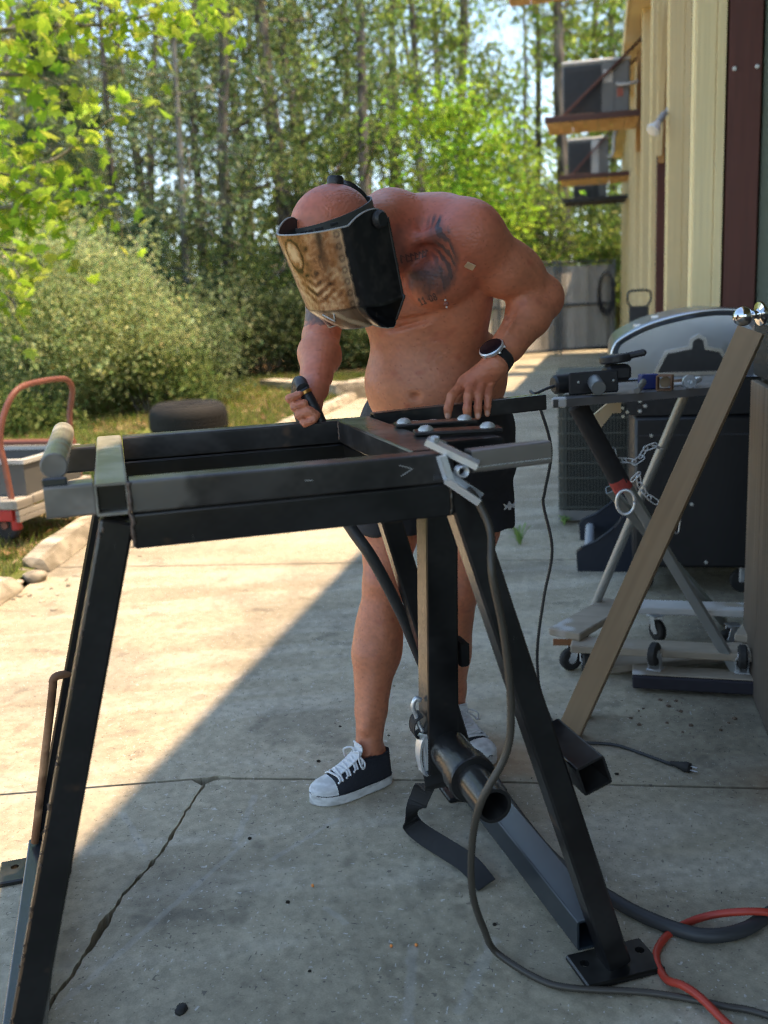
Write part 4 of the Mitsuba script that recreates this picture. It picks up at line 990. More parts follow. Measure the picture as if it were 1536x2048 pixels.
# ------------------------------------------------------------------ body modelling: signed distances on a sparse grid, meshed by surface nets
class Sdf:
    """A list of (function, centre, reach, k, sign) blended in order with a smooth minimum."""
    def __init__(self):
        self.prims = []
    def cap(self, a, b, ra, rb, k=0.02):
        a, b = np.asarray(a, np.float32), np.asarray(b, np.float32)
        ab = b - a
        L2 = float(ab @ ab) + 1e-9
        def fn(p):
            t = np.clip((p - a) @ ab / L2, 0, 1)
            return np.linalg.norm(p - a - t[:, None] * ab, axis=1) - (ra + (rb - ra) * t)
        self.prims.append((fn, k, 1))
        return self
    def chain(self, pts, rs, k=0.02):
        for i in range(len(pts) - 1):
            self.cap(pts[i], pts[i + 1], rs[i], rs[i + 1], k if i == 0 else min(k, 0.012))
        return self
    def ell(self, c, r, axes=None, k=0.03, sign=1):
        c, r = np.asarray(c, np.float32), np.asarray(r, np.float32)
        A = np.eye(3, dtype=np.float32) if axes is None else np.asarray(axes, np.float32)
        def fn(p):
            q = (p - c) @ A.T / r
            k0 = np.linalg.norm(q, axis=1)
            k1 = np.linalg.norm(q / r, axis=1)
            return np.where(k0 < 1e-6, -r.min(), k0 * (k0 - 1) / np.maximum(k1, 1e-9))
        self.prims.append((fn, k, sign))
        return self
    def half(self, o, n, k=0.004):
        o, n = np.asarray(o, np.float32), unit(n).astype(np.float32)
        self.prims.append((lambda p: (p - o) @ n, k, 0))
        return self
    def __call__(self, p, sel=None):
        d = None
        for i, (fn, k, sign) in enumerate(self.prims):
            if sel is not None and sign == 1 and not sel[i]:
                continue
            e = fn(p)
            if d is None:
                d = e
            elif sign == 1:
                h = np.maximum(k - np.abs(d - e), 0) / k
                d = np.minimum(d, e) - h * h * k * 0.25
            else:
                if sign == -1:
                    e = -e
                h = np.maximum(k - np.abs(d - e), 0) / k
                d = np.maximum(d, e) + h * h * k * 0.25
        return np.full(len(p), 9.0, np.float32) if d is None else d

def mesh_sdf(s, lo, hi, h, post=None, nb=14):
    """Surface nets over the blocks of the grid that the surface passes through."""
    lo = np.asarray(lo, float)
    n = np.ceil((np.asarray(hi) - lo) / h).astype(int)
    nblk = -(-n // nb)
    R_ = nb * h * 0.87
    vs, cells, quads = [], {}, []
    I = np.stack(np.meshgrid(*[np.arange(nb + 1)] * 3, indexing='ij'), -1).reshape(-1, 3)
    corner = [(a, b, c) for a in (0, 1) for b in (0, 1) for c in (0, 1)]
    edges = [(i, j) for i in range(8) for j in range(i + 1, 8) if sum(abs(np.subtract(corner[i], corner[j]))) == 1]
    key_all, v_all, f_edges = [], [], []
    centers = np.stack(np.meshgrid(*[np.arange(m) for m in nblk], indexing='ij'), -1).reshape(-1, 3)
    cc = (lo + (centers + 0.5) * nb * h).astype(np.float32)
    D_ = np.stack([fn(cc) if sign == 1 else np.full(len(cc), 99.0) for fn, k, sign in s.prims], 1)
    dmin = D_.min(1)
    for b in np.nonzero(dmin < R_ + 0.05)[0]:
        sel = D_[b] < dmin[b] + 2 * R_ + 0.06
        g = centers[b] * nb + I
        p = (lo + g * h).astype(np.float32)
        d = s(p, sel)
        if post is not None:
            d = post(p, d)
        if d.min() > 0 or d.max() < 0:
            continue
        d = d.reshape(nb + 1, nb + 1, nb + 1)
        c8 = np.stack([d[a:nb + a, b_:nb + b_, c_:nb + c_] for a, b_, c_ in corner], -1)
        mask = (c8.min(-1) < 0) & (c8.max(-1) >= 0)
        idx = np.argwhere(mask)
        if not len(idx):
            continue
        v8 = c8[mask]
        acc, cnt = np.zeros((len(idx), 3)), np.zeros(len(idx))
        for i, j in edges:
            di, dj = v8[:, i], v8[:, j]
            cross = (di < 0) != (dj < 0)
            t = np.where(cross, di / np.where(cross, di - dj, 1), 0)
            pt = np.array(corner[i]) + t[:, None] * (np.array(corner[j]) - np.array(corner[i]))
            acc += np.where(cross[:, None], pt, 0)
            cnt += cross
        gi = idx + centers[b] * nb
        key_all.append(gi)
        v_all.append(lo + (gi + acc / cnt[:, None]) * h)
        # grid edges with a sign change, each owned by its lower corner
        for ax in range(3):
            sl0 = [slice(0, nb)] * 3
            sl1 = [slice(0, nb)] * 3
            sl1[ax] = slice(1, nb + 1)
            a0, a1 = d[tuple(sl0)], d[tuple(sl1)]
            ch = np.argwhere((a0 < 0) != (a1 < 0))
            if len(ch):
                f_edges.append(np.c_[ch + centers[b] * nb, np.full(len(ch), ax), a0[tuple(ch.T)] < 0])
    K = np.vstack(key_all); Vv = np.vstack(v_all)
    st_ = np.array([1, 4096, 4096 * 4096])
    kk = K @ st_
    order = np.argsort(kk); ks = kk[order]
    E_ = np.vstack(f_edges)
    faces = []
    for ax in range(3):
        e = E_[E_[:, 3] == ax]
        o1, o2 = np.zeros(3, int), np.zeros(3, int)
        o1[(ax + 1) % 3] = 1; o2[(ax + 2) % 3] = 1
        quad = []
        ok = np.ones(len(e), bool)
        for o in (o1 * 0, o1, o1 + o2, o2):
            q = (e[:, :3] - o) @ st_
            pos = np.clip(np.searchsorted(ks, q), 0, len(ks) - 1)
            ok &= ks[pos] == q
            quad.append(order[pos])
        quad = np.stack(quad, 1)[ok]
        neg = e[ok, 4] == 0
        quad[neg] = quad[neg][:, ::-1]
        faces.append(quad)
    Q = np.vstack(faces)
    t = tm(Vv, np.vstack([Q[:, [0, 1, 2]], Q[:, [0, 2, 3]]]))
    for _ in range(3):
        a = sdf_smooth(t)
    return t

def sdf_smooth(t, lam=0.5):
    e = t.edges_unique
    n = len(t.vertices)
    s = np.zeros((n, 3)); c = np.zeros(n)
    for a, b in ((0, 1), (1, 0)):
        np.add.at(s, e[:, a], t.vertices[e[:, b]]); np.add.at(c, e[:, a], 1)
    t.vertices = t.vertices * (1 - lam) + lam * s / np.maximum(c, 1)[:, None]
    return t

# joints, in metres
P = dict(pelvis=V(-0.4150, 2.42, 0.8435), Rhip=V(-0.5100, 2.44, 0.7957), Lhip=V(-0.3368, 2.47, 0.7890), Rthigh=V(-0.5381, 2.40, 0.6372), Rknee=V(-0.544, 2.345, 0.510), Rcalf=V(-0.569, 2.30, 0.330), Rank=V(-0.583, 2.245, 0.098),
         Lthigh=V(-0.335, 2.45, 0.632), Lknee=V(-0.3655, 2.42, 0.4713), Lcalf=V(-0.4048, 2.47, 0.2710), Lank=V(-0.402, 2.515, 0.090), belly=V(-0.4132, 2.25, 1.045), abd=V(-0.3996, 2.33, 1.01), chest=V(-0.4063, 2.24, 1.2302), upper=V(-0.4072, 2.22, 1.345),
         Lsh=V(-0.268, 2.14, 1.346), Rsh=V(-0.590, 2.24, 1.350), neck=V(-0.4516, 2.12, 1.390), head=V(-0.5124, 1.90, 1.366), Lel=V(-0.1297, 2.27, 1.2083), Lwr=V(-0.2221, 2.115, 1.0747), Rel=V(-0.6201, 2.14, 1.1379), Rwr=V(-0.5924, 1.985, 1.0422),
         Lpec=V(-0.3351, 2.125, 1.262), Rpec=V(-0.478, 2.15, 1.238))
body = Sdf()
# torso
body.ell(P['pelvis'], (0.155, 0.125, 0.125), k=0.03)
body.ell(P['abd'], (0.150, 0.135, 0.150), k=0.08)
body.ell(P['belly'] + V(0.0, 0.02, -0.01), (0.128, 0.105, 0.112), k=0.06)
body.ell(P['chest'] + V(0.0, 0.015, 0.0), (0.150, 0.112, 0.145), k=0.07)
body.ell(P['upper'] + V(0.01, 0.005, -0.015), (0.135, 0.105, 0.085), k=0.06)
body.ell((-0.272, 2.345, 1.045), (0.055, 0.07, 0.09), k=0.05)
body.ell((-0.305, 2.25, 1.23), (0.060, 0.085, 0.13), k=0.05)
body.cap(P['Lsh'] + V(-0.03, 0.03, 0.03), P['neck'] + V(0.02, 0.04, 0.0), 0.050, 0.052, 0.05)
body.cap(P['Rsh'] + V(0.02, 0.0, 0.03), P['neck'] + V(0.0, 0.04, 0.0), 0.046, 0.052, 0.05)
body.cap((-0.34, 2.22, 1.380), (-0.43, 2.25, 1.377), 0.062, 0.062, 0.05)
body.ell((-0.385, 2.28, 1.34), (0.12, 0.10, 0.105), k=0.05)
# pectorals, nipples, collar
pa = np.array([[0.93, 0.25, 0.25], [-0.30, 0.92, 0.22], [-0.2, -0.28, 0.94]])
body.ell(P['Lpec'] + V(0.0, 0.022, 0.0), (0.080, 0.046, 0.062), pa, k=0.014)
body.ell(P['Rpec'] + V(-0.01, 0.02, -0.005), (0.062, 0.045, 0.058), k=0.022)
body.ell((-0.322, 2.098, 1.2065), (0.008, 0.006, 0.007), k=0.006)
body.ell((-0.5345, 2.155, 1.173), (0.007, 0.006, 0.006), k=0.006)
body.cap((-0.44, 2.085, 1.335), (-0.31, 2.09, 1.355), 0.010, 0.012, 0.03)
# neck and head
body.cap(P['neck'] + V(0.0, 0.02, 0.0), P['head'] + V(0.02, 0.06, -0.01), 0.060, 0.056, 0.035)
body.cap(P['head'] + V(0.02, 0.05, -0.09), (-0.44, 2.11, 1.33), 0.045, 0.05, 0.03)
HS, HF, HU = V(-0.8578, 0.5132, 0.0278), V(-0.4976, -0.8158, -0.2947), V(-0.1286, -0.2666, 0.9552)
HA = np.array([HS, HF, HU])
hd_ = P['head']
body.ell(hd_, (0.075, 0.090, 0.078), HA, k=0.02)
body.ell(hd_ + HU * -0.055 + HF * 0.030, (0.058, 0.062, 0.075), HA, k=0.03)
body.ell(hd_ + HU * -0.115 + HF * 0.045, (0.035, 0.035, 0.028), HA, k=0.03)
body.cap(hd_ + HF * 0.092 + HU * -0.03, hd_ + HF * 0.112 + HU * -0.062, 0.008, 0.013, 0.012)
body.cap(hd_ + HF * 0.088 + HU * -0.092 + HS * 0.018, hd_ + HF * 0.088 + HU * -0.092 - HS * 0.018, 0.006, 0.006, 0.008)
for sg in (-1, 1):
    body.ell(hd_ + HS * 0.077 * sg + HU * -0.045 - HF * 0.005, (0.010, 0.018, 0.028), HA, k=0.008)
    body.ell(hd_ + HF * 0.078 + HS * 0.030 * sg + HU * -0.032, (0.013, 0.010, 0.008), HA, k=0.008)
# arms
body.ell(P['Lsh'], (0.066, 0.065, 0.068), k=0.05)
ua = P['Lel'] - P['Lsh']
body.chain([P['Lsh'], P['Lsh'] + ua * 0.45, P['Lel'] - ua * 0.08], [0.061, 0.056, 0.047], 0.03)
body.ell(P['Lsh'] + ua * 0.50 + V(-0.008, -0.018, -0.012), (0.045, 0.036, 0.050), k=0.03)
body.ell(P['Lsh'] + ua * 0.55 + V(0.004, 0.016, 0.004), (0.056, 0.040, 0.045), k=0.04)
body.ell(P['Lel'] + V(0.008, 0.004, 0.0), (0.038, 0.036, 0.042), k=0.03)
fa_ = P['Lwr'] - P['Lel']
body.chain([P['Lel'], P['Lel'] + fa_ * 0.28, P['Lel'] + fa_ * 0.72, P['Lwr']], [0.045, 0.048, 0.036, 0.028], 0.02)
body.ell(P['Lel'] + fa_ * 0.26 + V(-0.012, -0.012, 0.010), (0.036, 0.036, 0.045), k=0.02)
body.ell(P['Rsh'] + V(0.0, -0.01, 0.0), (0.060, 0.062, 0.066), k=0.045)
ub = P['Rel'] - P['Rsh']
body.chain([P['Rsh'], P['Rsh'] + ub * 0.5, P['Rel'] - ub * 0.08], [0.056, 0.051, 0.042], 0.03)
body.ell(P['Rsh'] + ub * 0.52 + V(0.005, -0.018, 0.0), (0.042, 0.038, 0.060), k=0.03)
fb_ = P['Rwr'] - P['Rel']
body.chain([P['Rel'], P['Rel'] + fb_ * 0.28, P['Rel'] + fb_ * 0.72, P['Rwr']], [0.040, 0.046, 0.034, 0.027], 0.016)
body.ell(P['Rel'] + fb_ * 0.30 + V(0.012, 0.0, -0.006), (0.034, 0.040, 0.036), k=0.02)
# left hand over the rear rail
body.cap(P['Lwr'] + V(0, -0.004, -0.002), (-0.268, 2.100, 1.043), 0.024, 0.016, 0.012)
body.cap(P['Lwr'] + V(0.004, -0.002, -0.004), (-0.238, 2.118, 1.036), 0.023, 0.0155, 0.012)
body.cap(P['Lwr'] + V(-0.006, 0.0, -0.004), (-0.288, 2.098, 1.040), 0.022, 0.015, 0.012)
FING = dict(i=((-0.289, 2.092, 1.037), (-0.3085, 2.042, 1.0140), (-0.3150, 2.030, 0.989), (-0.3160, 2.032, 0.9725)), m=((-0.2700, 2.097, 1.0395), (-0.2738, 2.046, 1.0130), (-0.2752, 2.036, 0.986), (-0.2752, 2.038, 0.966)),
            r=((-0.2515, 2.108, 1.0375), (-0.2534, 2.060, 1.0110), (-0.2540, 2.050, 0.986), (-0.2542, 2.051, 0.9685)), p=((-0.2345, 2.121, 1.032), (-0.2351, 2.080, 1.0070), (-0.2362, 2.071, 0.986), (-0.2366, 2.072, 0.971)))
for q, rr_ in (('i', (0.0118, 0.0102, 0.0098, 0.0084)), ('m', (0.0120, 0.0102, 0.0096, 0.0084)), ('r', (0.0115, 0.0096, 0.0090, 0.0080)), ('p', (0.0105, 0.0088, 0.0082, 0.0072))):
    body.chain([V(*x) for x in FING[q]], rr_, 0.005)
    body.ell(V(*FING[q][0]) + V(0, -0.004, 0.003), (0.0125, 0.0135, 0.0105), k=0.006)
body.chain([V(-0.262, 2.125, 1.050), V(-0.290, 2.140, 1.030), V(-0.312, 2.140, 1.005), V(-0.325, 2.135, 0.985)], (0.016, 0.013, 0.0115, 0.010), 0.008)
for a_, b_ in (((-0.222, 2.103, 1.092), (-0.289, 2.090, 1.047)), ((-0.222, 2.100, 1.090), (-0.2700, 2.095, 1.050)), ((-0.220, 2.102, 1.088), (-0.2515, 2.106, 1.048)), ((-0.215, 2.106, 1.084), (-0.2345, 2.119, 1.042))):
    body.cap(a_, b_, 0.0030, 0.0035, 0.008)
for t0_, t1_, o_ in ((0.20, 0.75, V(-0.028, -0.030, 0.016)), (0.30, 0.95, V(-0.010, -0.036, 0.014)), (0.45, 0.9, V(-0.026, -0.014, 0.020))):
    q0, q1 = P['Lel'] + fa_ * t0_ + o_ * 1.30, P['Lel'] + fa_ * t1_ + o_ * 0.80
    body.chain([q0, (q0 + q1) / 2 + V(0.004, -0.004, 0.004), q1], (0.0022, 0.0026, 0.0022), 0.007)
# right hand closed on the torch
body.cap(P['Rwr'], (-0.598, 1.952, 1.020), 0.026, 0.026, 0.014)
body.ell((-0.597, 1.950, 1.012), (0.027, 0.028, 0.034), k=0.014)
tdir = unit(V(-0.5691, 1.925, 0.9842) - V(-0.6076, 1.925, 1.0570))
for k in range(4):
    b = V(-0.603, 1.925, 1.040) + tdir * (0.002 + 0.0200 * k)
    s1 = unit(V(-0.84, -0.45, -0.30)); s2 = unit(np.cross(tdir, s1))
    pts = [b + s1 * 0.010 + V(0.0, 0.032, -0.002), b + s1 * 0.030 + V(0, 0.010, 0), b + s1 * 0.024 + V(0, -0.018, 0.0), b + s1 * 0.002 + V(0.004, -0.026, 0.002)]
    body.chain(pts, (0.0105, 0.0096, 0.0092, 0.0082), 0.003)
body.chain([V(-0.6071, 1.945, 1.0378), V(-0.6148, 1.925, 1.0253), V(-0.6018, 1.908, 1.0112), V(-0.5813, 1.902, 1.0021), V(-0.5668, 1.906, 0.9952)], (0.0135, 0.0125, 0.0112, 0.0100, 0.0080), 0.005)
# legs
body.chain([P['Rhip'], P['Rthigh'], P['Rknee']], [0.098, 0.078, 0.053], 0.03)
body.ell(P['Rknee'] + V(0.0, -0.018, 0.004), (0.036, 0.032, 0.042), k=0.03)
body.chain([P['Rknee'], P['Rcalf'], P['Rcalf'] * 0.4 + P['Rank'] * 0.6, P['Rank']], [0.052, 0.058, 0.041, 0.033], 0.02)
body.ell(P['Rcalf'] + V(0.010, 0.022, 0.035), (0.058, 0.046, 0.100), k=0.03)
body.cap(P['Rknee'] + V(-0.002, -0.040, -0.055), P['Rank'] + V(0.0, -0.018, 0.06), 0.018, 0.013, 0.018)
body.ell(P['Rknee'] + V(0.0, -0.040, 0.006), (0.026, 0.018, 0.030), k=0.014)
body.ell(P['Rcalf'] + V(0.032, 0.0, 0.03), (0.026, 0.034, 0.085), k=0.014)
body.chain([P['Lhip'], P['Lthigh'], P['Lknee']], [0.098, 0.080, 0.053], 0.03)
body.ell(P['Lknee'] + V(0.0, -0.018, 0.004), (0.036, 0.032, 0.042), k=0.03)
body.chain([P['Lknee'], P['Lcalf'], P['Lcalf'] * 0.4 + P['Lank'] * 0.6, P['Lank']], [0.052, 0.058, 0.041, 0.033], 0.02)
body.ell(P['Lcalf'] + V(0.004, 0.022, 0.035), (0.052, 0.044, 0.095), k=0.03)
RF = (V(-0.706, 2.112, 0.0), unit(V(0.72, 0.69, 0)))      # right shoe: toe and the direction to the heel
LF = (V(-0.283, 2.368, 0.0), unit(V(-0.60, 0.80, 0)))
for (toe, dr_), an in ((RF, P['Rank']), (LF, P['Lank'])):
    body.cap(an, an + V(0, 0, -0.02) + dr_ * 0.02, 0.032, 0.028, 0.015)
    body.chain([an + V(0, 0, -0.03), toe + dr_ * 0.10 + V(0, 0, 0.040), toe + dr_ * 0.04 + V(0, 0, 0.034)], [0.030, 0.026, 0.020], 0.02)
body.ell((-0.452, 2.156, 1.158), (0.085, 0.018, 0.0055), np.array([[0.97, 0.05, 0.2], [0, 1, 0], [-0.2, 0, 0.97]]), k=0.010, sign=-1)
body.ell((-0.43, 2.150, 1.176), (0.07, 0.016, 0.0045), np.array([[0.97, 0.05, 0.14], [0, 1, 0], [-0.14, 0, 0.97]]), k=0.010, sign=-1)
# creases cut in: navel, folds under the chest, elbow crease
body.ell((-0.4105, 2.160, 1.0040), (0.011, 0.018, 0.0085), k=0.010, sign=-1)
skin = mesh_sdf(body, (-0.76, 1.72, 0.0), (-0.02, 2.66, 1.50), 0.0036)

# ------------------------------------------------------------------ skin colours: sunburn, tattoos
def stroke_ink(uv, segs, r):
    d = np.full(len(uv), 9.0)
    for a, b in segs:
        a, b = np.array(a), np.array(b)
        ab = b - a
        t = np.clip(((uv - a) @ ab) / (ab @ ab + 1e-12), 0, 1)
        d = np.minimum(d, np.linalg.norm(uv - a - t[:, None] * ab, axis=1))
    return np.clip(1.3 - d / r, 0, 1)
def arc(cx, cy, rx, ry, a0, a1, n=8):
    t = np.radians(np.linspace(a0, a1, n + 1))
    q = np.c_[cx + rx * np.cos(t), cy + ry * np.sin(t)]
    return [(q[i], q[i + 1]) for i in range(n)]
GLY = {'1': [((0.2, 0.75), (0.5, 1)), ((0.5, 1), (0.5, 0)), ((0.25, 0), (0.75, 0))], '0': arc(0.5, 0.5, 0.36, 0.5, 0, 360, 12), '8': arc(0.5, 0.74, 0.28, 0.26, 0, 360, 10) + arc(0.5, 0.24, 0.34, 0.26, 0, 360, 10), '.': [((0.45, 0.45), (0.55, 0.45))]}
v, f = np.array(skin.vertices), np.array(skin.faces)
for h in (1, 2):
    c = v[f].mean(1)
    near = (c[:, 0] > -0.43) & (c[:, 0] < -0.30) & (c[:, 2] > 1.19) & (c[:, 2] < 1.40) & (c[:, 1] < 2.19)
    v, f = trimesh.remesh.subdivide(v, f, np.nonzero(near)[0])
skin = tm(v, f)
def nz(sc, seed=0, oct_=4):
    return meshkit.fbm(v * sc, oct_, seed)
n1, n2, n3 = nz(9), nz(35, 3), nz(120, 5, 2)
nrm = skin.vertex_normals
base = np.array([0.53, 0.188, 0.098])
red = np.array([0.50, 0.115, 0.070])
pale = np.array([0.54, 0.265, 0.165])
col = np.tile(base, (len(v), 1)) * (0.86 + 0.28 * n1)[:, None]
def blend(col, c, w):
    w = np.clip(w, 0, 1)[:, None]
    return col * (1 - w) + np.asarray(c) * w
def around(c, r):
    return np.exp(-((v - np.asarray(c)) ** 2).sum(1) / r ** 2)
col = blend(col, red, 0.75 * around((-0.40, 2.12, 1.33), 0.13) + 0.5 * around(P['Lsh'] + V(0, 0, 0.03), 0.11) + 0.85 * around(P['head'] + V(0, 0, 0.03), 0.10))
col = blend(col, red, 0.35 * around(P['Lel'], 0.07) + 0.45 * around(P['Rwr'], 0.08) + 0.35 * around((-0.26, 2.08, 1.04), 0.05) + 0.3 * around(P['Rknee'], 0.07) + 0.3 * around(P['Lknee'], 0.07))
col = blend(col, pale, 0.55 * around(P['belly'] + V(0, -0.08, 0.0), 0.12) * n1 * 1.6)
col = blend(col, red * 0.8, 0.55 * np.clip((n2 - 0.62) * 5, 0, 1))
col = col * (0.86 + 0.28 * n3)[:, None]
col = blend(col, red * 0.55, 0.5 * np.clip((nz(190, 31, 2) - 0.72) * 9, 0, 1))
# short grey stubble on the crown, darker nipples and navel
loc = (v - P['head']) @ HA.T
stub = (loc[:, 2] > 0.005) & (np.linalg.norm(loc / [0.075, 0.09, 0.078], axis=1) < 1.12) & (loc[:, 1] < 0.035)
col = blend(col, (0.20, 0.15, 0.145), 0.5 * stub * np.clip(0.3 + 1.2 * (n3 - 0.3), 0, 1) * np.clip((0.05 - loc[:, 1]) / 0.09, 0, 1))
for c in ((-0.322, 2.095, 1.2065), (-0.5345, 2.15, 1.173)):
    d = np.linalg.norm(v - np.array(c), axis=1)
    col = blend(col, (0.20, 0.065, 0.05), 0.85 * np.clip((0.022 - d) / 0.008, 0, 1))
for q in FING.values():
    tip = V(*q[3]) + V(0, -0.007, 0.001)
    d = np.linalg.norm((v - tip) / [0.0060, 0.006, 0.0075], axis=1)
    col = blend(col, (0.66, 0.44, 0.36), 0.75 * np.clip((1.1 - d) * 4, 0, 1))
# leg hair shade and veins
leg = (v[:, 2] < 0.55) & (v[:, 2] > 0.06)
col = blend(col, (0.20, 0.11, 0.075), 0.22 * leg * np.clip((nz(420, 9, 2) - 0.45) * 3, 0, 1))
# chest tattoo: a dark feathered bird shape with strokes up the shoulder side, a word and a date
X, Z = v[:, 0], v[:, 2]
front = (v[:, 1] < 2.20) & (nrm[:, 1] < 0.15)
u_, w_ = (X + 0.364) / 0.070, (Z - 1.306) / 0.090
rr_ = np.sqrt(u_ ** 2 + w_ ** 2)
ang = np.arctan2(w_, u_)
feather = meshkit.fbm(np.c_[u_ * 2.6 + 3, w_ * 1.7, 0 * X], 4, 2)
mask = np.clip((1.06 - rr_ + 0.25 * (feather - 0.5)) * 6, 0, 1) * front
lines = np.clip((np.abs(np.sin((u_ + 0.45 * np.sin(w_ * 2.2)) * 11 + feather * 6)) - 0.40) * 2.2, 0, 1)
edge_side = np.clip((u_ - 0.0) * 2.2, 0, 1) * 0.9 + np.clip((w_ - 0.45) * 2, 0, 1) * 0.35
dark = np.clip((-0.02 - w_) * 3.2, 0, 1) * np.clip((0.95 - rr_) * 3, 0, 1) * np.clip(0.55 + 1.2 * (meshkit.fbm(np.c_[X * 60, Z * 60, 0 * X], 3, 7) - 0.3), 0, 1)
ink = np.maximum(edge_side * lines, dark * 0.92)
ink = np.maximum(ink, 0.55 * lines * np.clip((feather - 0.40) * 4, 0, 1))
ink = np.maximum(ink, 0.85 * np.clip((feather - 0.26) * 2.4, 0, 1) * np.clip(0.85 - 0.5 * w_, 0.3, 1))
ink = ink * mask
UVt = np.c_[X, Z]
t0 = np.array([-0.3850, 1.2065]); e1 = unit(V(0.968, 0.25)); e2 = V(-0.25, 0.968)
segs = []
adv = 0
for ch in '11.08':
    for a, b in GLY[ch]:
        q = [t0 + e1 * (adv + p[0] * 0.0085) + e2 * p[1] * 0.0135 for p in (a, b)]
        segs.append(tuple(q))
    adv += 0.0095 if ch != '.' else 0.0065
ink = np.maximum(ink, stroke_ink(UVt, segs, 0.0019) * front * 0.95)
w0 = np.array([-0.409, 1.296])
segs = []
for k in range(7):
    q = w0 + V(0.0072 * k, 0.0020 * k)
    segs += [(q, q + V(0.001, 0.014)), (q + V(0.001, 0.014), q + V(0.005, 0.011)), (q + V(0, 0.001), q + V(0.005, 0.003))][: 3 if k % 2 else 2]
ink = np.maximum(ink, stroke_ink(UVt, segs, 0.0021) * front * 0.9)
col = blend(col, (0.045, 0.048, 0.052), 0.93 * ink)
# blurred grey tattoo on the right upper arm
rd = v - P['Rel']
la = rd @ unit(P['Rsh'] - P['Rel'])
armt = (la > 0.02) & (la < 0.12) & (v[:, 0] < P['Rel'][0] + 0.02) & (v[:, 1] < 2.2) & (v[:, 0] < -0.57) & (v[:, 2] < 1.32)
col = blend(col, (0.07, 0.068, 0.062), 0.85 * armt * np.clip((nz(40, 21) - 0.36) * 6, 0, 1))
scene['skin'] = {'type': 'twosided', 'bsdf': {'type': 'bumpmap', 'arbitrary': mikit.proc(lambda p, n, uv: mikit.fbm(p.x * 260, p.y * 260, p.z * 260, octaves=2), 0.0006), 'scale': 0.0022,
                 'bsdf': {'type': 'principled', 'base_color': VC, 'roughness': 0.35, 'specular': 0.5, 'sheen': 0.15}}}
add('person', skin, 'skin', smooth=True, color=np.clip(col, 0, 1), label='bare-chested tattooed man in a welding helmet and dark shorts bending over the stand', cat='person')

# ------------------------------------------------------------------ shorts
sho = Sdf()
sho.ell((-0.418, 2.400, 0.915), (0.172, 0.165, 0.155), k=0.02)
sho.ell((-0.415, 2.315, 0.90), (0.13, 0.11, 0.11), k=0.05)
sho.ell((-0.335, 2.41, 0.86), (0.122, 0.145, 0.16), k=0.05)
sho.cap((-0.495, 2.435, 0.88), (-0.535, 2.405, 0.55), 0.112, 0.104, 0.045)
sho.cap((-0.335, 2.455, 0.88), (-0.318, 2.445, 0.55), 0.114, 0.106, 0.045)
wa, wb_, wc = V(-0.577, 2.42, 1.012), V(-0.425, 2.27, 0.968), V(-0.25, 2.40, 1.005)
wn = unit(np.cross(wb_ - wa, wc - wa)); wn = wn if wn[2] > 0 else -wn
sho.half(wa, wn, 0.006)
sho.half((0, 0, 0.638), (0.0, 0.0, -1), 0.006)
def wrinkle(p, d):
    w = meshkit.fbm(p * np.array([16.0, 16.0, 7.0]), 3, 4) - 0.5
    fold = np.sin((p[:, 2] * 60 + p[:, 0] * 45) + 5 * w) * np.exp(-((p[:, 2] - 0.80) / 0.07) ** 2)
    return (d - 0.018 * w - 0.0035 * fold).astype(np.float32)
shm = mesh_sdf(sho, (-0.72, 2.15, 0.60), (-0.14, 2.66, 1.08), 0.0045, post=wrinkle)
def cloth(p, n, uv):
    a = mikit.noise(p.x * 420, p.y * 420, p.z * 420)
    b = mikit.fbm(p.x * 12, p.y * 12, p.z * 12)
    return mikit.mix((0.008, 0.009, 0.013), (0.020, 0.021, 0.027), 0.5 * a + 0.5 * b)
pr('short_cloth', mikit.proc(cloth), 0.8, sheen=0.3)
add('person__shorts', shm, 'short_cloth', smooth=True)
pr('emblem_grey', (0.42, 0.42, 0.43), 0.7)
lg0 = V(-0.2215, 2.368, 0.708)
ex, ez = unit(V(0.80, 0.60, 0)), V(0, 0, 1)
for pl in ([(0, 0.012), (0.005, 0.004), (0.003, -0.010), (-0.003, -0.010), (-0.005, 0.004)], [(-0.006, 0.002), (-0.018, 0.008), (-0.012, -0.003), (-0.016, -0.009), (-0.006, -0.004)], [(0.006, 0.002), (0.018, 0.008), (0.012, -0.003), (0.016, -0.009), (0.006, -0.004)]):
    m = np.eye(4); m[:3, 0], m[:3, 1], m[:3, 2], m[:3, 3] = ex, ez, np.cross(ex, ez), lg0
    add('person__shorts__emblem', prism(Polygon(pl), 0.004, m), 'emblem_grey')

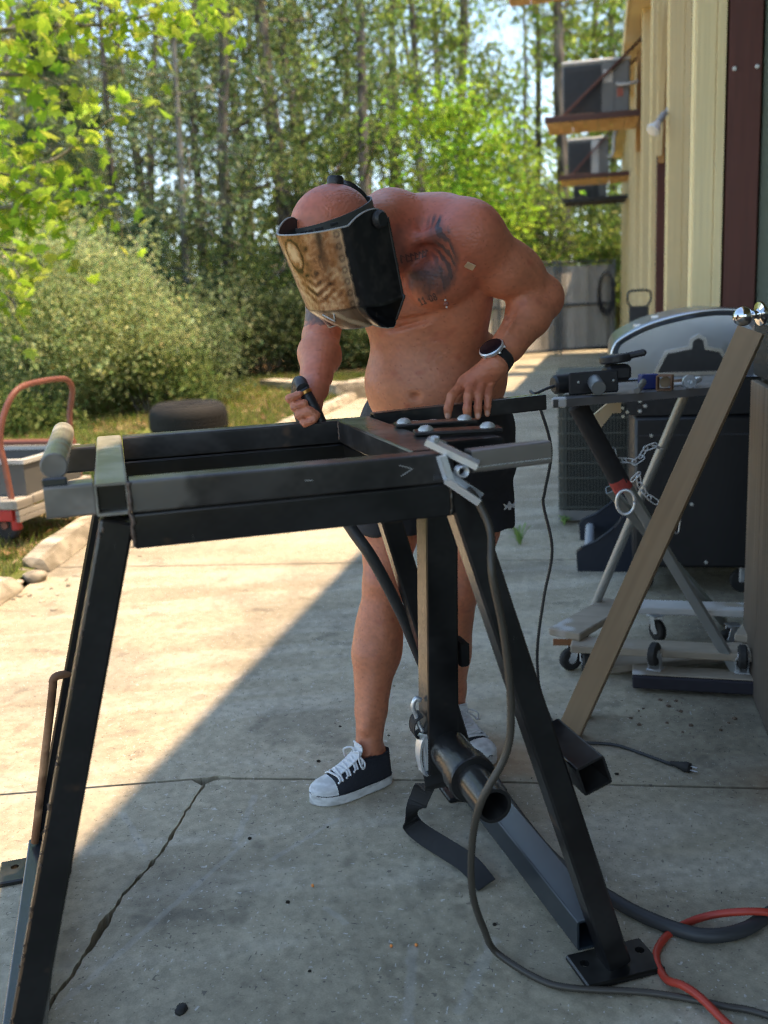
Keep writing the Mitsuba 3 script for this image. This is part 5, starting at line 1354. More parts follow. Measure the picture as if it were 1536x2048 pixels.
# ------------------------------------------------------------------ canvas shoes
def canvas(p, n, uv):
    a = mikit.noise(p.x * 700, p.y * 700, p.z * 700)
    return mikit.mix((0.010, 0.012, 0.018), (0.026, 0.028, 0.036), a)
pr('canvas_navy', mikit.proc(canvas), 0.8)
def dirty_white(p, n, uv):
    a = mikit.fbm(p.x * 45, p.y * 45, p.z * 90, octaves=3)
    return mikit.mix((0.48, 0.475, 0.46), (0.66, 0.66, 0.65), mikit.smoothstep(0.3, 0.65, a))
pr('shoe_white', mikit.proc(dirty_white), 0.55)
pr('lace_white', (0.62, 0.62, 0.62), 0.8)
def shoe(toe, back, side, L=0.232):
    key = 'person__shoe' if 'person__shoe' not in scene else 'person__shoe_001'
    up = V(0, 0, 1)
    lat = np.cross(back, up) * side      # the foot's outer side
    t = np.linspace(0, 1, 29)
    wi = np.interp(t, [0, .03, .08, .16, .3, .42, .6, .8, .93, .98, 1], [.004, .020, .031, .041, .0445, .042, .036, .035, .029, .018, .004])
    sh = 0.010 * np.sin(t * np.pi * 0.9) * 1.0
    top = np.interp(t, [0, .04, .12, .22, .36, .5, .62, .72, .85, .95, 1], [.030, .040, .050, .056, .070, .087, .099, .098, .090, .094, .086])
    pt = lambda s, x, z: toe + back * s * L + lat * x + up * z
    # sole
    nsec = 9
    def ring(k, inset, z):
        return [pt(t[k], s * (wi[k] + inset) + sh[k], z) for s in (-1, 1)]
    vs = []
    for k in range(len(t)):
        a = [(-1, 0.000, 0.0015), (-1, 0.003, 0.006), (-1, 0.002, 0.026), (-1, -0.006, 0.029), (1, -0.006, 0.029), (1, 0.002, 0.026), (1, 0.003, 0.006), (1, 0.000, 0.0015)]
        for s, ins, z in a:
            vs.append(pt(t[k], s * (wi[k] + ins) + sh[k], z))
    f = []
    for k in range(len(t) - 1):
        for j in range(8):
            a_, b_ = 8 * k + j, 8 * k + (j + 1) % 8
            f += [(a_, b_, b_ + 8), (a_, b_ + 8, a_ + 8)]
    e = 8 * (len(t) - 1)
    for j in range(1, 7):
        f += [(0, j + 1, j), (e, e + j, e + j + 1)]
    sole = tm(vs, f)
    # upper: arched sections, open round the ankle
    m = 17
    th = np.linspace(0, np.pi, m)
    def section(tk, grow=0.0):
        w = np.interp(tk, t, wi); s0 = np.interp(tk, t, sh); h = np.interp(tk, t, top)
        n_ = 0.72 if tk < 0.5 else 0.8
        x = np.sign(np.cos(th)) * np.abs(np.cos(th)) ** n_ * (w + 0.0005 + grow)
        lean = np.interp(tk, [0, 0.5, 1], [1, 0.80, 0.72])
        z = 0.026 + (h - 0.026 + grow) * np.abs(np.sin(th)) ** 0.85
        x = x * (1 - (1 - lean) * np.abs(np.sin(th)))
        return [pt(tk, xx + s0, zz) for xx, zz in zip(x, z)]
    def loft(ts, grow=0.0, open_from=None):
        V_ = [section(k, grow) for k in ts]
        F_ = []
        for i in range(len(ts) - 1):
            for j in range(m - 1):
                mid = abs(j - (m - 2) / 2)
                if open_from is not None and ts[i] > open_from and ts[i] < 0.965 and mid < 2.6:
                    continue
                a_, b_ = i * m + j, i * m + j + 1
                F_ += [(a_, b_, b_ + m), (a_, b_ + m, a_ + m)]
        return tm(np.vstack(V_), F_)
    upper = loft(np.linspace(0.0, 1.0, 60), 0.0, 0.60)
    add(key, upper, 'canvas_navy', smooth=True)
    key = key
    add(key + '__sole', sole, 'shoe_white', smooth=35)
    add(key + '__toe_cap', loft(np.r_[np.linspace(0.0, 0.03, 5), np.linspace(0.05, 0.235, 9)], 0.0022), 'shoe_white', smooth=True)
    for z in (0.010,):
        add(key + '__sole__stripe', hose([pt(tt, (np.interp(tt, t, wi) + 0.0028) * s + np.interp(tt, t, sh), 0.0275) for s in (1,) for tt in np.linspace(0.03, 0.97, 24)], 0.0011, 1, 5), 'canvas_navy', smooth=True)
    # collar edge, tongue, laces
    col_ = []
    for tt in np.linspace(0.60, 0.965, 12):
        col_.append(section(tt, 0.001)[5])
    for tt in np.linspace(0.965, 0.60, 12):
        col_.append(section(tt, 0.001)[11])
    add(key + '__collar', hose(col_, 0.0022, 2, 6), 'canvas_navy', smooth=True)
    tg = ribbon([pt(0.30, np.interp(0.3, t, sh), np.interp(.3, t, top) + 0.001), pt(0.45, np.interp(.45, t, sh), np.interp(.45, t, top) + 0.003), pt(0.57, np.interp(.57, t, sh), 0.102), pt(0.60, np.interp(.6, t, sh), 0.118), pt(0.585, np.interp(.6, t, sh), 0.128)], lat, 0.040, 0.003, 5)
    add(key + '__tongue', tg, 'lace_white', smooth=40)
    for i, tt in enumerate(np.linspace(0.265, 0.56, 7)):
        s0 = section(tt, 0.003)
        s1 = section(min(tt + 0.022, 0.6), 0.003)
        line = [s0[4] + up * 0.0, s0[6] + up * 0.001, s0[8] + up * 0.003, s1[10] + up * 0.001, s1[12]] if i % 2 else [s0[12], s0[10] + up * 0.001, s0[8] + up * 0.003, s1[6] + up * 0.001, s1[4]]
        add(key + '__lace', hose(line, 0.0030, 4, 6), 'lace_white', smooth=True)
        for q in (4, 12):
            add(key + '__eyelet', ball(s0[q], 0.0035, 1), 'zinc')
    c = pt(0.555, np.interp(.55, t, sh), 0.106)
    for s in (-1, 1):
        add(key + '__bow', hose([c, c + lat * s * 0.02 + up * 0.006, c + lat * s * 0.040 - back * 0.012 - up * 0.004, c + lat * s * 0.044 - back * 0.004 - up * 0.028, c + lat * s * 0.036 + back * 0.006 - up * 0.018, c + lat * s * 0.015 - up * 0.002], 0.0026, 4, 6), 'lace_white', smooth=True)
shoe(*RF, 1)
shoe(*LF, -1)

# ------------------------------------------------------------------ watch, bandage, piercing
ax = unit(P['Lwr'] - P['Lel'])
wc_ = P['Lwr'] - ax * 0.012
wn_ = V(-0.45, -0.70, 0.62); wn_ = unit(wn_ - ax * (wn_ @ ax))
ws_ = np.cross(ax, wn_)
wt = 'person__watch'
ringp = [wc_ + wn_ * 0.0315 * math.cos(a) + ws_ * 0.0325 * math.sin(a) for a in np.linspace(0, 2 * np.pi, 25)]
add(wt, lathe([(0, 0), (0.0265, 0), (0.0285, 0.003), (0.0285, 0.008), (0.0265, 0.010), (0.0255, 0.0105)], 32, frame_z(wn_, wc_ + wn_ * 0.028)), 'zinc', smooth=35)
pr('watch_glass', (0.006, 0.007, 0.012), 0.06)
add(wt + '__dial', lathe([(0.0258, 0.0102), (0.0245, 0.0122), (0, 0.0128)], 32, frame_z(wn_, wc_ + wn_ * 0.028)), 'watch_glass', smooth=60)
add(wt + '__band', ribbon(ringp, ax, 0.022, 0.003, 2), 'black_plastic', smooth=40)
for s in (-1, 1):
    for e in (-1, 1):
        add(wt + '__lug', bar(wc_ + wn_ * 0.032 + ws_ * s * 0.021 + ax * e * 0.010, wc_ + wn_ * 0.027 + ws_ * s * 0.029 + ax * e * 0.010, 0.005, 0.006, ax), 'zinc')
add(wt + '__crown', cyl(wc_ + wn_ * 0.033 + ax * 0.028, wc_ + wn_ * 0.033 + ax * 0.032, 0.003, 10), 'zinc')

pr('plaster', (0.60, 0.40, 0.24), 0.7)
add('person__bandage', put(cbox(0.021, 0.016, 0.0022, 0.0009), frame((0.80, 0.45, -0.42), (0.085, -0.73, -0.679), (-0.2684, 2.0957, 1.2822))), 'plaster', smooth=30)
pc = V(-0.3225, 2.0885, 1.2068)
add('person__piercing', ball(pc + V(0.0005, -0.002, 0.0075), 0.0026, 2), 'zinc', smooth=True)
add('person__piercing', ball(pc + V(0.003, -0.002, -0.0075), 0.0024, 2), 'zinc', smooth=True)

# ------------------------------------------------------------------ welding helmet (x to the wearer's right, y forward, z up)
HC_ = V(-0.4451, 1.8134, 1.3217)
HB = np.stack([HS, HF, HU], 1)
def hw(q):
    return HC_ + np.asarray(q, float) @ HB.T
nC, nR = 150, 96
def shell_point(c, r, inset=0.0):
    """c from -1 (left back edge) to 1 (right back edge), r from 0 (top) to 1 (chin)."""
    a = abs(c)
    zb = 0.056 - 0.142 * min(r / 0.80, 1.0)
    cf = 0.46
    k = 1 - (0.19 * min(r / 0.80, 1.0))
    af, D_, xb, yb = 0.087 * k, 0.118 - 0.012 * min(r / .8, 1), 0.113, 0.020
    if r > 0.80:
        q = (r - 0.80) / 0.20
        zb -= 0.052 * q
        D_ -= 0.050 * q ** 1.3
        af *= 1 - 0.30 * q
        xb *= 1 - 0.16 * q
        yb += 0.018 * q
    else:
        xb *= 1 - 0.06 * r
    cf = 0.46                        # share of the profile that is front panel
    if a < cf:
        t = a / cf
        x, y = af * t, D_ - 0.004 + 0.022 * (1 - t * t)
    else:
        t = (a - cf) / (1 - cf)
        x = af + (xb - af) * (1.6 * t - 0.6 * t * t)
        y = D_ + (yb - D_) * t
    if a > cf:
        zb -= 0.007 * min((a - cf) / 0.25, 1.0) * min(r / 0.8, 1.0)
    if a > 0.86 and r > 0.72:
        zb += 0.013 * ((a - 0.86) / 0.14) ** 2 * ((r - 0.72) / 0.28)
    rnd = math.exp(-((a - cf) / 0.07) ** 2) * 0.005
    x -= rnd * 0.6; y -= rnd
    up = 0.014 * max(0.0, 1 - ((a - 0.80) / 0.24) ** 2) * max(0, 1 - r * 2.2) - 0.012 * max(0, (a - .9) / .1) * (1 - r)
    n = V(x / 0.11, max(y, 0) / 0.12, 0); n = n / max(np.linalg.norm(n), 1e-6)
    return V(math.copysign(x, c) if c else 0, y, zb + up) - V(math.copysign(n[0], c) if c else 0, n[1], 0) * inset
Cs, Rs = np.linspace(-1, 1, nC), np.linspace(0, 1, nR)
outer = np.array([[shell_point(c, r) for c in Cs] for r in Rs])
inner = np.array([[shell_point(c, r, 0.004) for c in Cs] for r in Rs])
def sheet(P_, flip=False):
    h, w = P_.shape[:2]
    i, j = np.meshgrid(np.arange(h - 1), np.arange(w - 1), indexing='ij')
    a = i * w + j
    f = np.vstack([np.stack([a, a + w, a + w + 1], -1).reshape(-1, 3), np.stack([a, a + w + 1, a + 1], -1).reshape(-1, 3)])
    return tm(hw(P_.reshape(-1, 3)), f[:, ::-1] if flip else f)
# airbrushed sepia art on the front, black sides: an orb, flowing cords and rib-like folds
cc, rr2 = np.meshgrid(Cs, Rs)
A_, Bv = cc / 0.46, rr2 / 0.80                    # -1..1 across the front panel, 0..1 down it
p3 = np.stack([A_ * 1.6, Bv * 2.2, 0 * A_], -1)
g1 = meshkit.fbm(p3 * 1.7, 4, 3); g2 = meshkit.fbm(p3 * 4.5 + 9, 4, 5)
warp = meshkit.fbm(p3 * 1.2 + 4, 3, 8)
tone = 0.50 + 0.8 * (g1 - 0.5) + 0.25 * (g2 - 0.5)
ox, oy = A_ - 0.33, (Bv - 0.26) * 1.35
ro = np.hypot(ox, oy)
tone += 0.45 * np.exp(-(np.hypot(ox - 0.05, oy + 0.05) / 0.17) ** 2) - 0.55 * np.exp(-((ro - 0.27) / 0.035) ** 2) * (0.5 + g2)
rx, ry = A_ + 0.10 - 0.35 * (Bv - 0.6), Bv - 0.72
ribs_ = np.sin((ry * 52 + np.abs(rx) * 17) + 2.5 * warp)
tone += 0.50 * ribs_ * np.exp(-(rx / 0.42) ** 2 - (ry / 0.16) ** 2)
cord = np.sin(A_ * 11 + 7 * warp + Bv * 5)
tone += 0.30 * cord * np.clip(1 - np.abs(Bv - 0.5) * 1.5, 0, 1) * np.clip(1 - ro * 0.9, 0.2, 1)
for (ex_, ey_) in ((0.26, 0.46), (0.12, 0.52)):
    tone -= 0.9 * np.exp(-((A_ - ex_) / 0.07) ** 2 - ((Bv - ey_) / 0.025) ** 2)
ridge = 1 - np.abs(2 * meshkit.fbm(p3 * 5.0 + 2.5 * warp[..., None], 4, 11) - 1)
tone += 0.75 * (ridge - 0.78) + 0.30 * (meshkit.fbm(p3 * 11, 3, 15) - 0.5)
lo_, mi_, hi_ = np.array([0.050, 0.021, 0.009]), np.array([0.43, 0.205, 0.085]), np.array([0.85, 0.64, 0.40])
t_ = np.clip(tone, 0, 1)[..., None]
art = np.where(t_ < 0.5, lo_ + (mi_ - lo_) * t_ * 2, mi_ + (hi_ - mi_) * (t_ * 2 - 1))
band = np.exp(-((A_ + 0.52 + 0.10 * (g1 - .5)) / 0.10) ** 2) * np.clip(1.15 - Bv * 1.5, 0, 1)
art = art * (1 - 0.92 * band[..., None])
edge = np.clip((np.abs(A_) - 0.80) * 6, 0, 1)[..., None]
art = art * (1 - edge * 0.6) + edge * 0.6 * np.array([0.66, 0.55, 0.40]) * (0.55 + 0.7 * g2[..., None])
for by in np.linspace(0.06, 0.96, 7):
    for bx in (-0.90, 0.90):
        d = np.hypot((A_ - bx) * 1.0, (Bv - by) * 1.3)
        art = art * (1 - 0.55 * np.exp(-((d - 0.045) / 0.02) ** 2))[..., None]
side = np.clip((np.abs(A_) - 1.0 - 0.12 * (g2 - 0.5)) * 18, 0, 1)[..., None]
blackc = np.array([0.010, 0.0095, 0.010]) + np.array([0.022, 0.018, 0.015]) * np.clip(g2 - 0.45, 0, 1)[..., None] * 2
art = art * np.array([0.74, 0.66, 0.60])
hc = art * (1 - side) + blackc * side
chin = np.clip((rr2 - 0.80) * 60, 0, 1)[..., None]
chc = np.array([0.20, 0.125, 0.075]) * (0.5 + g1[..., None]) * 1.1
chc = chc + (np.array([0.60, 0.48, 0.34]) - chc) * np.clip((np.abs(np.sin(cc * 9 + 2 * warp + rr2 * 10)) - 0.82) * 5, 0, 1)[..., None]
hc = hc * (1 - chin) + (chc * (1 - np.clip((np.abs(cc) - 0.42 + 0.25 * (g2 - 0.5)) * 6, 0, 1)[..., None])) * chin
hc = hc * (1 - 0.85 * np.exp(-((rr2 - 0.805) / 0.010) ** 2)[..., None] * (np.abs(cc) < 0.7)[..., None])
scene['helmet_art'] = {'type': 'twosided', 'bsdf': {'type': 'principled', 'base_color': VC, 'roughness': 0.22, 'specular': 0.55}}
WH = 'person__welding_helmet'
add(WH, sheet(outer), 'helmet_art', smooth=True, color=np.clip(hc.reshape(-1, 3), 0, 1), label='welding helmet painted with sepia art in front and black at the sides')
add(WH + '__lining', sheet(inner, True), 'tool_black', smooth=True)
rim = np.vstack([hw((outer[0] + inner[0]) / 2)])
pr('rim_grey', (0.26, 0.245, 0.225), 0.4)
add(WH + '__top_rim', hose(rim, 0.0021, smooth_pts=False, sides=6), 'rim_grey', smooth=True)
for P_ in (outer[:, 0], outer[:, -1]):
    add(WH + '__side_rim', hose(hw(P_), 0.0026, smooth_pts=False, sides=6), 'tool_black', smooth=True)
add(WH + '__chin_rim', hose(hw((outer[-1] + inner[-1]) / 2), 0.0018, smooth_pts=False, sides=6), 'rim_grey', smooth=True)
nt = [hw(shell_point(c, r, -0.002)) for c, r in ((-0.16, 0.83), (-0.05, 0.90), (0.03, 0.83))]
add(WH + '__chin_notch', hose(nt, 0.0016, smooth_pts=False, sides=5), 'shoe_white', smooth=True)
add(WH + '__side_knob', lathe([(0, 0), (0.016, 0), (0.016, 0.006), (0.012, 0.011), (0, 0.011)], 18, frame_z(-HS, hw((-0.110, 0.040, 0.050)))), 'tool_black', smooth=35)
# headband, crown strap and ratchet
HD = P['head']
def hpt(a, ux, r=1.0):
    return HD + HS * 0.0785 * r * math.sin(a) + HF * 0.0945 * r * math.cos(a) + HU * ux
pr('band_grey', (0.060, 0.062, 0.060), 0.5)
aa = np.linspace(0, 2 * np.pi, 49)
add(WH + '__headband', ribbon([hpt(a, 0.016 - 0.006 * math.cos(a)) for a in aa], HU, 0.021, 0.003, 1), 'band_grey', smooth=40)
for a in (-0.95, -0.62, -0.42, -0.25):
    q = hpt(a, 0.018 - 0.006 * math.cos(a), 1.025)
    nn = unit(HS * math.sin(a) / 0.0785 + HF * math.cos(a) / 0.0945)
    add(WH + '__headband__slot', put(cbox(0.015 if a != -0.42 else 0.008, 0.0015, 0.005, 0.0006), frame(np.cross(HU, nn), HU, q)), 'tool_black')
kn = V(-0.5030, 1.905, 1.4465)
add(WH + '__ratchet_knob', lathe([(0, 0), (0.0155, 0), (0.0165, 0.004), (0.0165, 0.013), (0.014, 0.0175), (0, 0.018)], 14, frame_z((0.04, 0.05, 1.0), kn - V(0, 0, 0.006))), 'black_plastic', smooth=30)
add(WH + '__crown_strap', ribbon([kn, V(-0.4819, 1.922, 1.4445), V(-0.462, 1.945, 1.428), V(-0.4470, 1.965, 1.402), V(-0.438, 1.965, 1.380), V(-0.436, 1.950, 1.365)], V(0.3, 0.9, 0.25), 0.016, 0.003, 6), 'black_plastic', smooth=40)
add(WH + '__side_arm', ribbon([V(-0.437, 1.955, 1.385), V(-0.428, 1.93, 1.370), V(-0.414, 1.895, 1.362)], V(0.2, 0.2, 1), 0.022, 0.004, 5), 'black_plastic', smooth=40)

# ------------------------------------------------------------------ welding torch in the right hand
tq = thing('welding_torch', 'black welding torch gripped in the right fist of the man', 'torch')
ta, tb_ = V(-0.5985, 1.926, 1.0420), V(-0.5650, 1.925, 0.9780)
td = unit(tb_ - ta)
add(tq + '__handle', hose([ta - td * 0.006, ta + td * 0.02, ta + td * 0.05, tb_ + td * 0.004], [0.0125, 0.014, 0.013, 0.0105], 5, 14), 'tool_black', smooth=True)
add(tq + '__neck', hose([tb_, tb_ + td * 0.02, tb_ + td * 0.035 + V(0.003, 0.008, 0), tb_ + V(0.022, 0.03, -0.050)], [0.008, 0.0075, 0.0075, 0.009], 5, 12), 'tool_grey', smooth=True)
add(tq + '__trigger', put(cbox(0.03, 0.008, 0.010, 0.003), frame(td, V(-0.8, -0.6, 0), ta + td * 0.020 + V(-0.014, -0.008, -0.004))), 'tool_black')
add(tq + '__brass_ring', lathe([(0.0128, -0.004), (0.0150, -0.003), (0.0150, 0.003), (0.0128, 0.004)], 16, frame_z(td, ta + td * 0.003)), 'brass', smooth=40)

# ------------------------------------------------------------------ woods
def leaf_bsdf(name, dt=0.75, rough=0.45):
    scene[name] = {'type': 'principledthin', 'base_color': VC, 'roughness': rough, 'diff_trans': dt, 'spec_trans': 0.0, 'eta': 1.4}
pr('weed_green', (0.16, 0.26, 0.05), 0.6)
leaf_bsdf('leaf', 0.75, 0.36)
leaf_bsdf('soft_leaf', 1.0, 0.5)
def bark_fn(dark, light, moss):
    def fn(p, n, uv):
        a = mikit.fbm(p.x * 9 + p.y * 9, p.z * 2.6, p.y * 5, octaves=4)
        b = mikit.noise(p.x * 3, p.y * 3, p.z * 0.8)
        return mikit.mix(mikit.mix(dark, light, mikit.smoothstep(0.3, 0.7, a)), moss, 0.4 * mikit.smoothstep(0.5, 0.8, b))
    return fn
pr('bark_dark', mikit.proc(bark_fn((0.065, 0.052, 0.040), (0.22, 0.175, 0.135), (0.12, 0.13, 0.06))), 0.95)
pr('bark_grey', mikit.proc(bark_fn((0.10, 0.088, 0.07), (0.30, 0.27, 0.22), (0.14, 0.14, 0.09))), 0.95)

def rot_frames(r, n, up_bias=0.5):
    """n random leaf frames: axis (towards the tip) and face normal."""
    nm = r.normal(0, 1, (n, 3)); nm[:, 2] = np.abs(nm[:, 2]) * 0.6 + up_bias
    nm /= np.linalg.norm(nm, axis=1, keepdims=True)
    ax = r.normal(0, 1, (n, 3)); ax[:, 2] -= 0.5
    ax -= nm * (ax * nm).sum(1, keepdims=True)
    ax /= np.linalg.norm(ax, axis=1, keepdims=True) + 1e-9
    return ax, nm
# one leaf: (along, across, lift) and triangles
LEAF4 = (np.array([(0, 0, 0), (0.5, 0.30, 0.10), (1, 0, -0.05), (0.5, -0.30, 0.10)]), np.array([(0, 1, 2), (0, 2, 3)]))
LEAF3 = (np.array([(0, 0.04, 0), (0, -0.04, 0), (1, 0, 0)]), np.array([(0, 1, 2)]))
_st = [(-0.02, 0.0), (0.06, 0.26), (0.22, 0.50), (0.30, 0.28), (0.62, 0.44), (0.60, 0.20), (1.0, 0.0)]
_mp = _st + [(a, -b) for a, b in _st[-2:0:-1]]
MAPLE = (np.array([(0.30, 0, 0.06)] + [(a, b, -0.25 * abs(b) ** 1.5 - 0.05 * a * a) for a, b in _mp]), np.array([(0, i + 1, (i + 1) % len(_mp) + 1) for i in range(len(_mp))]))
def leaves(r, pts, size, cols, shape=LEAF4, up_bias=0.5, spread=0.35):
    """Many small leaves at the points; returns the mesh and its vertex colours. cols: (n, 3)."""
    n = len(pts)
    tv, tf = shape
    ax, nm = rot_frames(r, n, up_bias)
    bt = np.cross(nm, ax)
    s = size * (1 + spread * r.normal(0, 1, n)).clip(0.4, 1.9)
    v = pts[:, None] + s[:, None, None] * (tv[None, :, :1] * ax[:, None] + tv[None, :, 1:2] * bt[:, None] + tv[None, :, 2:] * nm[:, None])
    f = tf[None] + (np.arange(n) * len(tv))[:, None, None]
    return tm(v.reshape(-1, 3), f.reshape(-1, 3)), np.repeat(cols, len(tv), axis=0)
def tint(r, n, pal, jitter=0.22):
    pal = np.asarray(pal)
    c = pal[r.integers(0, len(pal), n)]
    return np.clip(c * (1 + jitter * r.normal(0, 1, (n, 1))) * (1 + 0.06 * r.normal(0, 1, (n, 3))), 0.004, 0.9)

PALS = {
    'olive': [(0.170, 0.230, 0.070), (0.227, 0.289, 0.100), (0.119, 0.173, 0.050), (0.284, 0.325, 0.120), (0.147, 0.215, 0.080)],
    'grey': [(0.199, 0.258, 0.128), (0.265, 0.330, 0.177), (0.142, 0.196, 0.089), (0.170, 0.232, 0.093), (0.312, 0.356, 0.177)],
    'khaki': [(0.446, 0.522, 0.245), (0.341, 0.427, 0.187), (0.564, 0.618, 0.316), (0.263, 0.343, 0.144), (0.499, 0.522, 0.216)],
    'spring': [(0.340, 0.478, 0.083), (0.430, 0.565, 0.108), (0.260, 0.391, 0.073), (0.480, 0.565, 0.137), (0.300, 0.359, 0.127)],
    'glow': [(0.370, 0.560, 0.060), (0.440, 0.620, 0.080), (0.299, 0.480, 0.050)],
    'dark': [(0.071, 0.101, 0.042), (0.094, 0.132, 0.056), (0.141, 0.182, 0.084), (0.197, 0.233, 0.131)],
    'teal': [(0.12, 0.19, 0.12), (0.155, 0.235, 0.15), (0.085, 0.145, 0.085)],
}
def tree(x, y, r0, h, pal, seed, label, nleaf=5200, lean=(0, 0), low=1.5, spread=2.2, size=0.12, bark='bark_dark', name='tree', cat='tree', shape=LEAF4, twigs=64, group=None, top=0.62, thin=0.0):
    """A tapered trunk with limbs and twigs, and leaves in clumps along them; most clumps in the part of the height that matters."""
    r = np.random.default_rng(seed)
    key = thing(name, label, cat, group)
    z = np.linspace(-0.15, h, 12)
    wob = np.cumsum(r.normal(0, 0.035, (12, 2)), 0) * (h / 12)
    tx = x + lean[0] * z / h + wob[:, 0] * np.clip(z / 3, 0, 1)
    tyy = y + lean[1] * z / h + wob[:, 1] * np.clip(z / 3, 0, 1)
    path = np.c_[tx, tyy, z]
    rad = r0 * np.interp(z / h, [-0.02, 0.0, 0.04, 0.5, 1], [1.45, 1.25, 1.0, 0.62, 0.10])
    parts = [hose(path, rad, 2, 8)]
    tips = []
    nl = 15
    for k in range(nl):
        zz = low * 0.8 + (h * 0.96 - low * 0.8) * ((k + r.random()) / nl) ** 1.15
        c = np.array([np.interp(zz, z, tx), np.interp(zz, z, tyy), zz])
        a = r.random() * 6.283
        L = spread * (0.55 + 0.8 * r.random()) * np.interp(zz / h, [0, 0.3, 0.8, 1], [0.75, 1.0, 0.7, 0.3])
        d = np.array([math.cos(a), math.sin(a), 0.10 + 0.55 * r.random()])
        q = [c, c + d * L * 0.4 + r.normal(0, 0.08, 3), c + d * L * 0.75 + r.normal(0, 0.14, 3) + [0, 0, 0.05 * L], c + d * L + r.normal(0, 0.2, 3)]
        rb = max(0.012, np.interp(zz, z, rad) * 0.34)
        parts.append(hose(q, [rb, rb * 0.7, rb * 0.45, 0.006], 4, 5))
        q = spline(q, 6)
        tips += [q[int(len(q) * s)] for s in np.linspace(0.3, 0.99, 5)]
    add(key + '__trunk', cat_(parts), bark, smooth=True)
    tips = np.array(tips)
    tw = []
    for k in range(twigs):
        c = tips[r.integers(len(tips))]
        e = c + r.normal(0, 0.45, 3) * [1, 1, 0.7]
        tw.append(hose([c, (c + e) / 2 + r.normal(0, 0.08, 3), e], [0.013, 0.009, 0.004], 3, 3))
    if tw:
        add(key + '__twigs', cat_(tw), 'bark_grey', kind='stuff')
    cl = np.vstack([tips, tips[r.integers(len(tips), size=len(tips))] + r.normal(0, 0.5, (len(tips), 3))])
    w = np.where(cl[:, 2] < h * top, 1.5, 0.14) * np.where(cl[:, 2] < thin, 0.75, 1.0)
    ci = r.choice(len(cl), nleaf, p=w / w.sum())
    rc = 0.16 + 0.36 * r.random(len(cl)) ** 1.5
    pts = cl[ci] + r.normal(0, 1, (nleaf, 3)) * rc[ci][:, None] * [1, 1, 0.75]
    keep = pts[:, 2] > 0.25
    pts = pts[keep]
    m, c = leaves(r, pts, size, tint(r, len(pts), PALS[pal]) * (0.45 + 1.0 * r.random(len(cl)))[ci[keep]][:, None], shape)
    add(key + '__crown', m, 'leaf', color=np.clip(c, 0, 1), kind='stuff')
    return key
def cat_(ms):
    return trimesh.util.concatenate(ms)

TREES = [  # x, y, radius, height, palette, leaves, lean, label
    (-13.7, 21, .16, 13, 'grey', 5200, (0.3, 0), 'grey-leaved tree at the left edge of the woods above the big bush'),
    (-14.0, 24, .17, 15, 'olive', 5200, (-.3, 0), 'tall olive tree second from the left edge in the woods'),
    (-9.74, 19, .09, 11, 'olive', 4200, (0.5, 0), 'slim olive tree in the woods just right of the big bush'),
    (-8.5, 20.5, .11, 14, 'grey', 4600, (.1, 0), 'slim dark trunk left of the thick brown trunk behind the tyre'),
    (-7.05, 18, .125, 16, 'olive', 5200, (.25, 0), 'straight dark brown trunk rising from the shrubs behind the tyre'),
    (-9.2, 26, .15, 16, 'olive', 5600, (-.2, 0), 'tree in the woods left of the helmet, set back behind the others'),
    (-6.7, 21, .19, 17, 'olive', 5600, (-.55, 0), 'thick grey trunk in the woods directly left of the helmet'),
    (-8.6, 30, .17, 17, 'grey', 5600, (0, 0), 'tree deep in the woods above the helmet'),
    (-6.1, 24, .11, 15, 'olive', 5200, (.3, 0), 'slim tree in the woods behind the bald head of the man'),
    (-4.72, 20, .125, 16, 'olive', 5000, (.05, 0), 'brown trunk in the woods behind the neck of the man'),
    (-5.8, 28, .15, 17, 'spring', 5200, (0, 0), 'spring green tree deep in the woods right of the helmet'),
    (-4.5, 25.5, .12, 15, 'spring', 5200, (.2, 0), 'spring green tree behind the back of the man'),
    (-4.85, 33, .16, 18, 'spring', 6000, (0, 0), 'tall pale green tree far behind the back of the man'),
    (-3.55, 27, .155, 18, 'spring', 3800, (.55, 0), 'dark straight pine-like trunk above the shoulder of the man'),
    (-2.05, 27, .075, 11, 'spring', 3200, (.9, 0), 'thin dark leaning tree between the shoulder and the wall shelves'),
    (-2.0, 31, .12, 15, 'spring', 5200, (-.3, 0), 'spring green tree left of the air conditioners'),
    (-0.92, 27.5, .18, 18, 'spring', 4600, (0, 0), 'thick dark trunk behind the air conditioners'),
    (-0.29, 30, .13, 16, 'olive', 5200, (0, 0), 'olive tree behind the gate next to the building corner'),
    (0.6, 34, .16, 17, 'spring', 5200, (0, 0), 'pale green tree beyond the building corner'),
    (1.6, 29, .14, 14, 'spring', 4600, (0, 0), 'spring green tree half hidden by the building corner'),
    (-19.4, 32, .2, 18, 'olive', 5600, (0, 0), 'tall olive tree far back at the left edge'),
    (-16.2, 30, .18, 17, 'grey', 5600, (0, 0), 'grey-green tree far back above the pine sapling'),
    (-12.6, 27, .16, 16, 'olive', 5600, (.3, 0), 'olive tree far back above the pale bent trunk'),
    (-12.0, 33, .18, 18, 'olive', 6000, (0, 0), 'tall olive tree far back left of the thick grey trunk'),
    (-7.6, 25, .12, 15, 'olive', 5200, (.1, 0), 'olive tree close behind the thick grey trunk'),
    (-21, 17, .16, 14, 'olive', 4200, (0, 0), 'olive tree beyond the left edge of the lawn'), (-25, 22, .18, 15, 'grey', 4200, (0, 0), 'grey-green tree far beyond the left edge of the lawn'), (-19, 11, .15, 12, 'olive', 4200, (0, 0), 'olive tree at the far left side of the lawn nearest the camera'),
    (-10.6, 22, .12, 13, 'grey', 4600, (-.2, 0), 'grey-green tree behind the pale bent trunk'),
]
